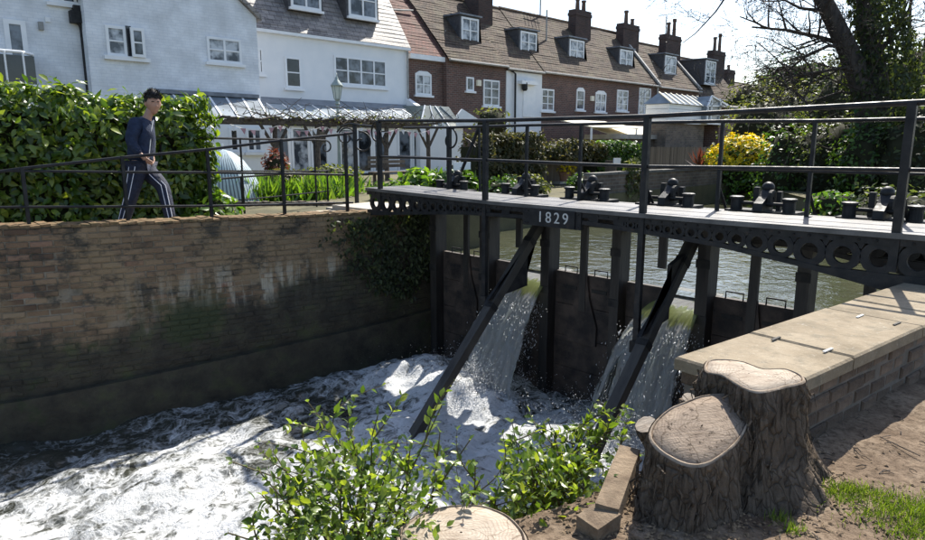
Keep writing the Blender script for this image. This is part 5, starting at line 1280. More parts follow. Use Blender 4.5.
# lamp post
lp = thing('lamp_post', 'pale green old-fashioned lantern on a slim post before the veranda', 'lamp post', (-20, 13.3, .36))
zt = PX(338, 70, -20.).z; q = PX(338, 120, -20.)
MB().lathe((q.x, q.y, .36), [(.11, 0), (.11, .5), (.07, .6), (.055, 1.2), (.045, zt - 1.55), (.09, zt - 1.52), (.05, zt - 1.42), (.06, zt - 1.34)], 12).build('post', M['lampgreen'], lp)
MB().beam((q.x - .25, q.y - .25, zt - 1.62), (q.x + .25, q.y + .25, zt - 1.62), .035, .035).build('ladder_bar', M['lampgreen'], lp)
ln = MB(); zl = zt - .98
ln.lathe((q.x, q.y, zl), [(.10, 0), (.17, .42), (.17, .44)], 6).build('lantern_glass', M['lampglass'], lp)
for j in range(6):
    t = 2 * math.pi * j / 6; MB().beam((q.x + .105 * math.cos(t), q.y + .105 * math.sin(t), zl), (q.x + .178 * math.cos(t), q.y + .178 * math.sin(t), zl + .43), .02, .02).build('lantern_bar', M['lampgreen'], lp)
MB().lathe((q.x, q.y, zl + .43), [(.22, 0), (.21, .04), (.11, .16), (.10, .19), (.06, .22), (.06, .27), (.02, .34), (.015, .45)], 12).build('lantern_roof', M['lampgreen'], lp, True)
MB().lathe((q.x, q.y, zl - .12), [(.05, 0), (.06, .05), (.10, .09), (.11, .12)], 10).build('lantern_base', M['lampgreen'], lp)
# pergola with old vines and bunting
pg = thing('vine_pergola', 'rough wooden pergola wound with bare twisted vines before the veranda', 'pergola', (-19.2, 13, .36))
ya, yb2 = PX(225, 127, -19.2).y, PX(432, 127, -19.2).y; zp = 2.28
for x in (-19.2, -20.4): MB().box((x - .05, ya, zp), (x + .05, yb2, zp + .12)).build('beam', M['vine'], pg)
k = 0
for u in (276, 318, 387, 428):
    y = PX(u, 150, -19.2).y
    MB().tube([(-19.2, y, .3), (-19.2 + random.gauss(0, .03), y + random.gauss(0, .03), 1.2), (-19.2, y, zp)], [.10, .08, .08], 8).build('post', M['vine'], pg)
    for sg in (-1, 1): MB().tube([(-19.2, y, zp - .8), (-19.2, y + sg * .5, zp)], .05, 6).build('brace', M['vine'], pg)
y = ya
while y < yb2:
    MB().box((-20.7, y, zp + .13), (-18.9, y + .06, zp + .2)).build('rafter', M['vine'], pg); y += .75
vm = MB(); tips = []
for k in range(26):
    y = random.uniform(ya, yb2 - .5); pts = []; x, z = random.uniform(-20., -19.), zp + .15
    d = random.choice((-1, 1))
    for i in range(9): pts.append((x + random.gauss(0, .06), y + d * .25 * i, z + random.gauss(0, .07) + .02 * i))
    vm.tube(pts, [.035 - .003 * i for i in range(9)], 5); tips += pts
    for i in (3, 6, 8):
        p = Vector(pts[i]); vm.tube([p, p + Vector((random.gauss(0, .1), random.gauss(0, .2), random.uniform(.1, .35))), p + Vector((random.gauss(0, .2), random.gauss(0, .3), random.uniform(.2, .5)))], [.014, .01, .006], 4)
vm.build('vines', M['vine'], pg, kind='stuff')
tp_ = np.array(tips)[RNG.integers(0, len(tips), 700)] + RNG.normal(0, .1, (700, 3))
leaves_at('leaves', tp_, np.tile([0, 0, 1.], (700, 1)), .09, M['olive_leaf'], pg, 'stuff', 1.)
bt = thing('bunting', 'string of small pink and white flags hung along the pergola', 'bunting', (-19.05, 13, 2.1))
pts = []; nf = 26
for i in range(nf * 3 + 1):
    f = i / (nf * 3); y = ya + .1 + (yb2 - ya - .2) * f; pts.append((-19.08, y, zp - .04 - .16 * abs(math.sin(f * math.pi * 5))))
MB().tube(pts, .008, 4).build('cord', M['flag_white'], bt)
for i in range(nf):
    p = Vector(pts[i * 3 + 1]); MB().prism([p + Vector((.0, -.09, 0)), p + Vector((.0, .09, 0)), p + Vector((.03, random.uniform(-.04, .04), -.18))], (.006, 0, 0)).build('flag', M['flag_pink'] if i % 3 else M['flag_white'], bt)
# ivy covered wall of the garden across the water, with a gap
def hedgebox(name, label, cat, X, u0, u1, z0, zt, n, size, m, depth=.8, seed=0, T=(L4V, L4F)):
    y0, y1 = PX(u0, 160, X).y, PX(u1, 160, X).y; t = thing(name, label, cat, (X, y0, z0)); P = []; N = []
    for _ in range(n):
        y = random.uniform(y0, y1); b = noise.noise(Vector((y * .8, seed, 0))) * .35 + noise.noise(Vector((y * 2.5, seed, 2))) * .14; tz = zt + b
        edge = min(1, min(y - y0, y1 - y) / .5 + .35); tz = z0 + (tz - z0) * edge ** .5
        if random.random() < .7:
            z = z0 + (tz - z0) * random.random() ** .75; x = X + .25 * noise.noise(Vector((y * 1.3, z * 1.3, seed))) + .1 * noise.noise(Vector((y * 4, z * 4, seed))) - random.random() ** 2 * .25; nn = (1, 0, .2)
        else:
            x = X - random.random() * depth; z = tz - random.random() ** 2 * .3; nn = (.2, 0, 1)
        P.append((x, y, z)); N.append(nn)
    leaves_at('foliage', np.array(P), np.array(N), size, m, t, 'stuff', .6, .3, T)
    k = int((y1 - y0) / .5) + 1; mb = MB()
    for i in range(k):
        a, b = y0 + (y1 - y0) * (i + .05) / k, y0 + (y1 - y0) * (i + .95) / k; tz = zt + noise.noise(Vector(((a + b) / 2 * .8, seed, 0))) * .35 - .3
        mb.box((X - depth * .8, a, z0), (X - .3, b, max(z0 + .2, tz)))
    mb.build('branches', M['core'], t); return t  # dark boxes behind the leaves, painted as inner shade
hedgebox('ivy_hedge', 'broad ivy hedge with bare patches left of the fence opening', 'hedge', -12.9, 484, 545, .1, 1.88, 4600, .14, M['dull_leaf'], 1.2, 1)
hedgebox('ivy_hedge', 'overhanging ivy hedge across the top of the fence opening', 'hedge', -13.1, 543, 608, 1.15, 1.72, 2400, .14, M['dull_leaf'], 1.0, 2)
hedgebox('ivy_hedge', 'rounded dark green ivy clump at the right end of the hedge', 'hedge', -13.0, 604, 645, .3, 1.72, 2600, .14, M['green_leaf'], 1.2, 3)
hedgebox('creeper', 'thin creeper trailing down the garden wall under the ivy clump', 'creeper', XW + .12, 630, 646, .0, 1.15, 380, .15, M['olive_leaf'], .3, 4)
for i, (u, lab) in enumerate(((505, 'low dark plants on the bank left of the opening in the hedge'), (530, 'low dark plants on the bank just right of the lever gear'), (585, 'low green plants on the bank at the left end of the brick wall'))):
    p = PX(u, 190, -11.2); bush('bank_plant', lab, 'plant', (p.x, p.y, .50), (.5, .62, .34), 480, .13, M['green_leaf' if i != 1 else 'olive_leaf'], 70 + i)
pt = thing('flower_pot', 'pot of cream flowers standing on a small shelf before the fence', 'flower pot', PD(564, 178, 23)); q = PD(564, 181, 22.5)
MB().box((q.x - .5, q.y - .55, q.z - .08), (q.x + .25, q.y + .5, q.z)).build('shelf', M['stone'], pt)
MB().lathe((q.x, q.y, q.z), [(.16, 0), (.24, .3), (.26, .32)], 12).build('pot', M['terracotta'], pt)
p, d = blob(160, (q.x, q.y, q.z + .48), (.42, .42, .26), seed=3); leaves_at('blossom', p, d, .13, M['yellow_leaf'], pt, 'stuff')
for u, v, sz, lab in ((462, 166, .3, 'small pale notice on the ivy at the lever'), (617, 161, .2, 'small white notice on the ivy above the garden wall')):
    q = PX(u, v, -12.4); o = thing('notice', lab, 'sign', (q.x, q.y, q.z)); MB().box((q.x - .02, q.y - sz, q.z - .1), (q.x + .02, q.y + sz, q.z + .1)).build('board', M['white_paint'], o)
    MB().box((q.x - .45, q.y - .03, q.z - .9), (q.x - .02, q.y + .03, q.z + .02)).build('post', M['fence'], o)
cq = PX(700, 168, -11.6); co = thing('cordyline', 'spiky red cordyline standing behind the garden wall', 'plant', (cq.x, cq.y, .4))
V = []; n = 90; ax = unit(RNG.normal(0, .8, (n, 3)) + np.array([.1, 0, .75])); 
V, Fc = scatter(BLV * np.array([1.2, 1, 1.2]), BLF, np.tile([[cq.x, cq.y, .82]], (n, 1)), frames(ax, unit(np.array([[0, 0, 1.]]) + RNG.normal(0, .1, (n, 3)))), RNG.uniform(.4, .75, n))
np_mesh('foliage', V, Fc, M['red_leaf'], co, 'stuff'); MB().tube([(cq.x, cq.y, .2), (cq.x, cq.y, .9)], .08, 7).build('trunk', M['bark_plain'], co)
# right bank of the upper river
rb = MB(); LB = [(-.95, 8.95), (-2.2, 12), (-5.2, 17.5), (-9.2, 23.5), (-10.3, 27), (-10.3, 44), (-10.3, 62)]
for a, b in zip(LB, LB[1:]):
    rb.quad((a[0], a[1], .22), (30, a[1], .26), (30, b[1], .3), (b[0], b[1], .22)); rb.quad((a[0], a[1], -1.5), (a[0] + .12, a[1], .22), (b[0] + .12, b[1], .22), (b[0], b[1], -1.5))
rb.build('bank', M['ground'], None, kind='structure')
t = bush('yellow_bush', 'rounded bush with bright yellow top by the water', 'shrub', tuple(PD(742, 170, 24)), (1.25, 1.25, 1.15), 2600, .15, M['bright_leaf'], 21, zmin=-.8)
c = PD(742, 168, 24); p, d = blob(2300, tuple(c), (1.22, 1.22, 1.2), .12, .28, 21, .22, .05); leaves_at('yellow_foliage', p, d, .15, M['yellow_leaf'], t, 'stuff')
specs = [('round_shrub', 'dark shrub by the water right of the yellow bush', 790, 172, 21, (1.1, 1.1, 1.5), 1700, .15, 'green_leaf'),
         ('round_shrub', 'sunlit leafy shrub in the middle of the dark bank', 868, 165, 18, (.95, .95, 1.25), 1700, .15, 'green_leaf'),
         ('round_shrub', 'dark ivy mound left of the ivy-clad trunk', 828, 165, 20, (1.2, 1.2, 1.5), 1800, .15, 'ivy_leaf'),
         ('round_shrub', 'dark ivy mound at the right edge beyond the railing', 925, 165, 17, (1.4, 1.4, 1.9), 2300, .15, 'ivy_leaf'),
         ('low_plant', 'small bright weed at the deck edge before the dark bank', 832, 206, 13.5, (.5, .4, .32), 320, .13, 'bright_leaf'),
         ('low_plant', 'low dark bramble hanging at the water right of the posts', 900, 222, 13., (1.3, 1.2, .7), 1300, .13, 'ivy_leaf'),
         ('round_shrub', 'dull bramble thicket behind the yellow bush', 762, 140, 30, (2.0, 2.0, 2.2), 1700, .22, 'olive_leaf'),
         ('round_shrub', 'olive scrub under the bare branches', 800, 128, 32, (2.2, 2.2, 2.4), 1800, .22, 'olive_leaf'),
         ('round_shrub', 'tall dark scrub beside the ivy tree', 842, 122, 27, (1.8, 1.8, 2.6), 1900, .2, 'ivy_leaf'),
         ('round_shrub', 'dark scrub beyond the right end of the railing', 915, 110, 24, (1.9, 1.9, 2.8), 2100, .19, 'ivy_leaf'),
         ('round_shrub', 'distant yellowish tree beyond the grey roof', 752, 112, 55, (2.6, 2.6, 3.2), 1500, .32, 'olive_leaf'),
         ('round_shrub', 'distant dark evergreen left of the bare limbs', 786, 104, 60, (3.2, 3.2, 4.5), 1500, .36, 'green_leaf'),
         ('round_shrub', 'distant round tree behind the lower limbs', 828, 102, 60, (4.2, 4.2, 4.6), 1700, .38, 'olive_leaf'),
         ('round_shrub', 'sparse pale green shrub behind the small conservatory', 492, 124, 30, (.9, .9, .8), 260, .18, 'olive_leaf')]
for i, (nm, lab, u, v, d, r, n, sz, m) in enumerate(specs):
    bush(nm, lab, 'tree' if d > 50 else 'shrub' if 'plant' not in nm else 'plant', tuple(PD(u, v, d)), r, n, sz, M[m], 30 + i, shell=.45, lump=.35)
tl = []; tn = []
for k in range(60):
    a = R(-75 + 1.9 * k); dd = random.uniform(95, 120); c = (dd * math.sin(a), dd * math.cos(a), random.uniform(1, 2.0))
    p, d = blob(170, c, (5, 5, random.uniform(2.5, 4.2)), seed=k); tl.append(p); tn.append(d)
leaves_at('far_trees', np.concatenate(tl), np.concatenate(tn), .9, M['olive_leaf'], None, 'stuff')

# ivy-clad leaning tree with bare spring branches
tb = PD(884, 205, 18.5)
tr = thing('ivy_tree', 'leaning old tree with a thick coat of ivy and bare budding limbs', 'tree', (tb.x, tb.y, .2))
def P18(u, v, d=18.5): return PD(u, v, d)
trunk = [P18(886, 215), P18(874, 150), P18(866, 95), P18(848, 50), P18(826, 5), P18(806, -40), P18(785, -90)]
MB().tube(trunk, [.50, .40, .34, .27, .23, .20, .16], 12).build('trunk', M['bark_plain'], tr, True)
stem2 = [P18(880, 170), P18(880, 110), P18(874, 60), P18(866, 5), P18(860, -50)]
MB().tube(stem2, [.36, .32, .28, .24, .2], 10).build('trunk', M['bark_plain'], tr, True)
pv = []; nv_ = []
for k in range(6000):
    f = random.random(); q = f * (len(stem2) - 1); i = min(len(stem2) - 2, int(q)); p = stem2[i].lerp(stem2[i + 1], q - i)
    rad = lerp([(0, 1.0), (.25, .9), (.55, .75), (.8, .68), (1, .62)], f) * (1 + .35 * noise.noise(Vector((f * 9, k % 7, 2))) ); th = random.uniform(0, 2 * math.pi)
    rad *= (.55 + .5 * math.sqrt(random.random())); d = Vector((math.cos(th), math.sin(th), .1)); off = RT * .32
    rr = rad * (1 + .3 * noise.noise(Vector((math.cos(th) * 1.5, math.sin(th) * 1.5, f * 8))))
    pv.append(tuple(p + d * rr + off)); nv_.append(tuple(d))
leaves_at('ivy', np.array(pv), np.array(nv_), .15, M['ivy_leaf'], tr, 'stuff', .6, .1, droop=.6)
pv = []; nv_ = []
for k in range(1500):
    f = random.random() ** 1.5; q = f * 3.; i = int(min(2, q)); p = trunk[i].lerp(trunk[i + 1], q - i); d = rdirs(1)[0]
    pv.append(tuple(np.array(p) + d * random.uniform(.35, .62))); nv_.append(tuple(d))
leaves_at('ivy', np.array(pv), np.array(nv_), .14, M['ivy_leaf'], tr, 'stuff', .6, .1, droop=.6)
tips = []
limbs = [([(845, 45), (836, 42), (815, 36), (786, 30), (752, 27)], .085), ([(842, 46), (828, 46), (806, 56), (788, 70), (775, 80)], .06), ([(858, 78), (846, 67), (830, 70), (806, 74), (785, 78)], .07), ([(830, 12), (800, 8), (775, -5)], .06),
         ([(872, 60), (890, 40), (905, 20), (915, -10)], .07), ([(868, 95), (840, 92), (815, 100), (800, 108)], .045), ([(876, 100), (895, 88), (925, 75)], .05), ([(826, 5), (842, -20), (838, -50)], .06), ([(815, -20), (790, -20), (752, -12), (720, 0)], .07)]
for pts, r in limbs:
    pl_ = [P18(u, v, 18.5 + random.uniform(-.3, .3)) for u, v in pts]; k = len(pl_)
    MB().tube(pl_, [r * (1 - .7 * i / (k - 1)) for i in range(k)], 7).build('limb', M['bark_plain'], tr, True)
    tw = MB()
    for i in range(1, k):
        for _ in range(3):
            d = (pl_[i] - pl_[i - 1]).normalized(); f = random.random()
            q = Vector((random.gauss(0, 1), random.gauss(0, 1), random.gauss(.15, 1))); branch(tw, pl_[i - 1].lerp(pl_[i], f), d * .8 + q * .55, random.uniform(.9, 1.7), r * .38, 3, tips, .65, .0, 4, 3, .0055)
    tw.build('twigs', M['twig'], tr, uv=False, kind='stuff')
n = 3600; tp_ = np.array([tuple(t) for t in tips])[RNG.integers(0, len(tips), n)] + RNG.normal(0, .03, (n, 3))
leaves_at('buds', tp_, np.tile([0, 0, 1.], (n, 1)), .055, M['bud'], tr, 'stuff', 1.)
# slender trees on the far right
for i, (pts, lab) in enumerate((([(905, 150), (907, 95), (909, 40), (911, -10)], 'slender bare tree right of the ivy tree'), ([(918, 140), (920, 85), (926, 40), (932, 0)], 'slender bare tree at the right edge, slightly leaning'), ([(884, 150), (888, 95), (893, 55), (880, -15)], 'slender dark trunk between ivy tree and right edge'))):
    pl_ = [PD(u, v, 23 + i) for u, v in pts]; t = thing('slender_tree', lab, 'tree', (pl_[0].x, pl_[0].y, .2)); pl_[0].z = .1
    MB().tube(pl_, [.12, .09, .07, .04], 8).build('trunk', M['bark_plain'], t, True); tips2 = []; tw = MB()
    for k in range(1, len(pl_)):
        for _ in range(6):
            f = random.random(); branch(tw, pl_[k - 1].lerp(pl_[k], f), Vector((random.gauss(0, 1), random.gauss(0, 1), .25)), random.uniform(.8, 1.9), .026, 2, tips2, .6, .01, 4, 3, .006)
    tw.build('twigs', M['twig'], t, uv=False, kind='stuff')
    n = 500; tp_ = np.array([tuple(q) for q in tips2])[RNG.integers(0, len(tips2), n)]; leaves_at('buds', tp_, np.tile([0, 0, 1.], (n, 1)), .06, M['bud'], t, 'stuff', 1.)


# ================================================================== THE WALKING MAN
DP = 9.9
def Q(u, v, dd=0.): return PD(u, v, DP + dd)
man = thing('person', 'young man in navy hooded top and striped track trousers walking behind the handrail', 'person', Q(146, 236))
def skin_mesh(name, chains, m, parent, sub=1, root=None):
    V, E_, Rr, idx = [], [], [], {}
    for ch in chains:
        prev = None
        for p, r in ch:
            key = tuple(round(c, 4) for c in p)
            if key not in idx: idx[key] = len(V); V.append(p); Rr.append(r)
            if prev is not None: E_.append((prev, idx[key]))
            prev = idx[key]
    me = bpy.data.meshes.new(name); me.from_pydata([tuple(p) for p in V], E_, []); o = bpy.data.objects.new('tmp_skin', me); COL.objects.link(o)
    md = o.modifiers.new('s', 'SKIN'); md.use_smooth_shade = True
    for i, sv in enumerate(me.skin_vertices[0].data):
        r = Rr[i]; sv.radius = (r, r) if not isinstance(r, tuple) else r; sv.use_root = (i == 0)
    sb = o.modifiers.new('d', 'SUBSURF'); sb.levels = sub; sb.render_levels = sub
    bpy.context.view_layer.update(); dg_ = bpy.context.evaluated_depsgraph_get()
    out = bpy.data.meshes.new_from_object(o.evaluated_get(dg_)); bpy.data.objects.remove(o)
    out.name = name; o0 = org(parent)
    for v in out.vertices: v.co -= o0
    out.materials.clear(); finish(out, True); return out
toC = -FW; fwd = (RT * .86 + toC * .30 + Vector((0, 0, 0))).normalized(); fwd.z = 0; fwd.normalize(); lat = Vector((0, 0, 1)).cross(fwd)   # lat: his left (away from us)
pel = Q(140, 166); chest = Q(142, 131); neck = Q(147.5, 117); headc = Q(153, 103.5)
shN, shF = Q(136.5, 124, -.16), Q(146.5, 123, .16); elN, wrN = Q(130, 142, -.24), Q(141, 154.5, -.20); elF, wrF = Q(150, 141, .2), Q(152, 156, .12)
hpN, hpF = Q(137.5, 168, -.09), Q(144, 168, .09)
knN, anN, toeN = Q(131, 197, -.10), Q(122, 227, -.06), Q(129, 233, -.08)
knF, anF, toeF = Q(163, 186, .06), Q(171, 221, .06), Q(180, 228, .02)
def hand(w, e, side):
    d = (w - e).normalized(); up = lat * side; ch = []; palm = w + d * .075
    out = [[(w, .032), (palm, (.045, .03))]]
    k = d.cross(up).normalized()
    for i, (o_, l) in enumerate(((-.032, .085), (-.011, .098), (.011, .094), (.032, .075))):
        b0 = palm + k * o_; out.append([(palm, (.045, .03)), (b0 + d * .02, .013), (b0 + d * (.02 + l * .5) - up * .02, .012), (b0 + d * (.02 + l * .85) - up * .06, .010)])
    out.append([(palm, (.045, .03)), (w + d * .05 - k * .05, .014), (w + d * .10 - k * .075 - up * .02, .012)])
    return out
body = [[(pel, .12), (pel.lerp(chest, .5), .12), (chest, .13), (neck.lerp(chest, .35), .09), (neck, .062), (headc - Vector((0, 0, .06)) - fwd * .03, .075)],
        [(chest, .13), (shN, .05), (elN, .042), (wrN, .032)], [(chest, .13), (shF, .05), (elF, .042), (wrF, .032)],
        [(pel, .12), (hpN, .09), (knN, .065), (anN, .05), (toeN, .04)], [(pel, .12), (hpF, .09), (knF, .065), (anF, .05), (toeF, .04)]] + hand(wrN, elN, -1) + hand(wrF, elF, 1)
bm1 = skin_mesh('body', body, None, man)
# head with a face, joined into the body mesh
hf = (RT * .62 + toC * .70); hf.z = -.10; hf.normalize(); hs = Vector((0, 0, 1)).cross(hf).normalized(); hu = hf.cross(hs)
import bmesh
bm = bmesh.new(); bm.from_mesh(bm1)
rows, cols_ = 22, 28; grid = []
def headr(th, ph):
    x, y, z = math.sin(th) * math.cos(ph), math.sin(th) * math.sin(ph), math.cos(th)   # x forward, y left, z up
    p = Vector((x * .128, y * .108, z * .165))
    if z < 0: p.x *= 1 + .10 * z * (1 if x < 0 else .2); p.y *= 1 + .32 * z; 
    if x > .3:
        g = lambda cy, cz, sy, sz: math.exp(-((y - cy) / sy) ** 2 - ((z - cz) / sz) ** 2)
        p.x += .034 * g(0, -.14, .13, .16) + .016 * g(0, -.30, .16, .08) - .016 * (g(.33, .06, .17, .12) + g(-.33, .06, .17, .12)) + .012 * g(0, .22, .5, .09) + .010 * g(0, -.50, .22, .06) - .007 * g(0, -.57, .22, .03) + .009 * g(0, -.64, .2, .05) + .016 * g(0, -.84, .3, .14)
    return p
for i in range(rows + 1):
    row = []
    for j in range(cols_):
        p = headr(math.pi * i / rows, 2 * math.pi * j / cols_); row.append(bm.verts.new(headc + hf * p.x + hs * p.y + hu * p.z - org(man)))
    grid.append(row)
for i in range(rows):
    for j in range(cols_):
        f = bm.faces.new((grid[i][j], grid[i + 1][j], grid[i + 1][(j + 1) % cols_], grid[i][(j + 1) % cols_])); f.smooth = True
for sd in (-1, 1):     # ears
    r = bmesh.ops.create_uvsphere(bm, u_segments=10, v_segments=6, radius=1.)
    for v in r['verts']:
        c = v.co.copy(); v.co = headc + hf * (-.012 + c.x * .024) + hs * (sd * .108 + c.y * .014) + hu * (-.005 + c.z * .038) - org(man)
bmesh.ops.remove_doubles(bm, verts=bm.verts, dist=.0005)
bm.normal_update(); bm.to_mesh(bm1); bm.free()
bodyo = link('body', bm1, M['skin'], man)
def facebit(name, cy, cz, sy, sz, m, off=.004):
    th = math.acos(max(-1, min(1, cz))); ph = math.asin(max(-1, min(1, cy / max(.2, math.sin(th))))); p = headr(th, ph) + Vector((off, 0, 0))
    mb = MB().lathe((0, 0, 0), [(.001, -.5), (.5, -.3), (.8, 0), (.5, .3), (.001, .5)], 8); c = headc + hf * p.x + hs * p.y + hu * p.z
    mb.v = [tuple(c + hf * (v[2] * .012) + hs * (v[0] * sy) + hu * (v[1] * sz)) for v in mb.v]; mb.build(name, m, bodyo, True)
for sd in (-1, 1):
    facebit('eye', .34 * sd, .07, .020, .009, M['hair'], .001); facebit('eyebrow', .36 * sd, .22, .032, .008, M['hair'], .004)
M['lip'] = mat('lip', (.33, .15, .12), (.36, .17, .13), 10, .5, 0); facebit('mouth', 0, -.56, .032, .008, M['lip'], .002)
# hair: short, thick on top
hb_ = MB(); n1, n2 = 12, 26; vs = []
for i in range(n1 + 1):
    for j in range(n2):
        ph = 2 * math.pi * j / n2; lim = 1.14 + .62 * (1 - math.cos(ph)) / 2 * 1.25
        if math.cos(ph) > .55: lim = 1.10 + .10 * noise.noise(Vector((ph * 3, 0, 0)))
        th = lim * i / n1; p = headr(th, ph); k = 1.17 + .09 * noise.noise(Vector((th * 6, ph * 4, 1))) + .14 * max(0, math.cos(th)) - .14 * (i / n1) ** 3
        p = Vector((p.x * k, p.y * k, p.z * k)); vs.append(headc + hf * (p.x - .006) + hs * p.y + hu * p.z)
hb_.add(vs, [(i * n2 + j, (i + 1) * n2 + j, (i + 1) * n2 + (j + 1) % n2, i * n2 + (j + 1) % n2) for i in range(n1) for j in range(n2)]); hb_.build('hair', M['hair'], man, True)
hp_, hn_ = [], []
for _ in range(520):
    th = math.acos(random.uniform(.35, 1)); ph = random.uniform(0, 6.283); p = headr(th, ph) * 1.16; d = (hf * p.x + hs * p.y + hu * p.z)
    hp_.append(tuple(headc + d + hu * .004)); hn_.append(tuple((d.normalized() + hf * .5 + Vector((random.gauss(0, .35), random.gauss(0, .35), random.gauss(.2, .3)))).normalized()))
Vh, Fh = scatter(BLV * np.array([1.8, 1, 1]), BLF, np.array(hp_), frames(np.array(hn_), rdirs(520)), RNG.uniform(.03, .065, 520))
np_mesh('hair_tuft', Vh, Fh, M['hair'], man, 'stuff')
# clothes
hz = lambda a, b, t: a.lerp(b, t)
top_ = [[(pel + Vector((0, 0, .03)), (.20, .185)), (pel.lerp(chest, .3), (.195, .19)), (pel.lerp(chest, .65), (.205, .195)), (chest, (.225, .22)), (neck.lerp(chest, .45), (.16, .15)), (neck - Vector((0, 0, .02)), .10)],
        [(chest, (.225, .22)), (shN, .125), (shN.lerp(elN, .5), .108), (elN, .094), (elN.lerp(wrN, .6), .066), (wrN, .055)], [(chest, (.225, .22)), (shF, .125), (shF.lerp(elF, .5), .105), (elF, .092), (elF.lerp(wrF, .6), .064), (wrF, .055)]]
hm = skin_mesh('hooded_top', top_, None, man, 2); link('hooded_top', hm, M['hoodie'], man)
bk = -fwd
hood = [[(neck + bk * .10 + Vector((0, 0, -.03)) - lat * .10, .045), (neck + bk * .155 + Vector((0, 0, -.03)), .07), (neck + bk * .10 + Vector((0, 0, -.03)) + lat * .10, .045)], [(neck + bk * .155 + Vector((0, 0, -.03)), .07), (neck + bk * .17 + Vector((0, 0, -.11)), .05)]]
link('hood', skin_mesh('hood', hood, None, man), M['hoodie'], man)
tr_ = [[(pel + Vector((0, 0, .02)), (.165, .15)), (hpN, .145), (hpN.lerp(knN, .5), .128), (knN, .105), (knN.lerp(anN, .5), .098), (anN, .083)], [(pel + Vector((0, 0, .02)), (.165, .15)), (hpF, .145), (hpF.lerp(knF, .5), .128), (knF, .108), (knF.lerp(anF, .5), .098), (anF, .083)]]
link('trousers', skin_mesh('trousers', tr_, None, man, 2), M['trousers'], man)
for a, b, c, r, o_ in ((hpN, knN, anN, (.145, .106, .086), (-.32, -.95)), (hpF, knF, anF, (.145, .108, .086), (.95, .32))):
    for k in (-.35, .35):
        d = (toC * .85 + RT * (o_[0] * .5 + k)).normalized()
        MB().tube([a + d * (r[0] * .93), a.lerp(b, .5) + d * (r[1] * 1.10), b + d * (r[1] * .97), b.lerp(c, .5) + d * (r[2] * 1.08), c + d * (r[2] * .95)], .006, 5).build('stripe', M['stripe'], man)
MB().tube([neck - Vector((0, 0, .05)) + fwd * .10, chest + fwd * .195 + toC * .03, pel.lerp(chest, .6) + fwd * .19 + toC * .03, pel + fwd * .18 + toC * .03 + Vector((0, 0, .04))], .007, 5).build('zip', M['marker'], man)
for an, toe in ((anN, toeN), (anF, toeF)):
    link('shoe', skin_mesh('shoe', [[(an + Vector((0, 0, -.02)) - (toe - an).normalized() * .05, .06), (an.lerp(toe, .5) + Vector((0, 0, -.03)), .062), (toe, .048)]], None, man), M['shoe'], man)

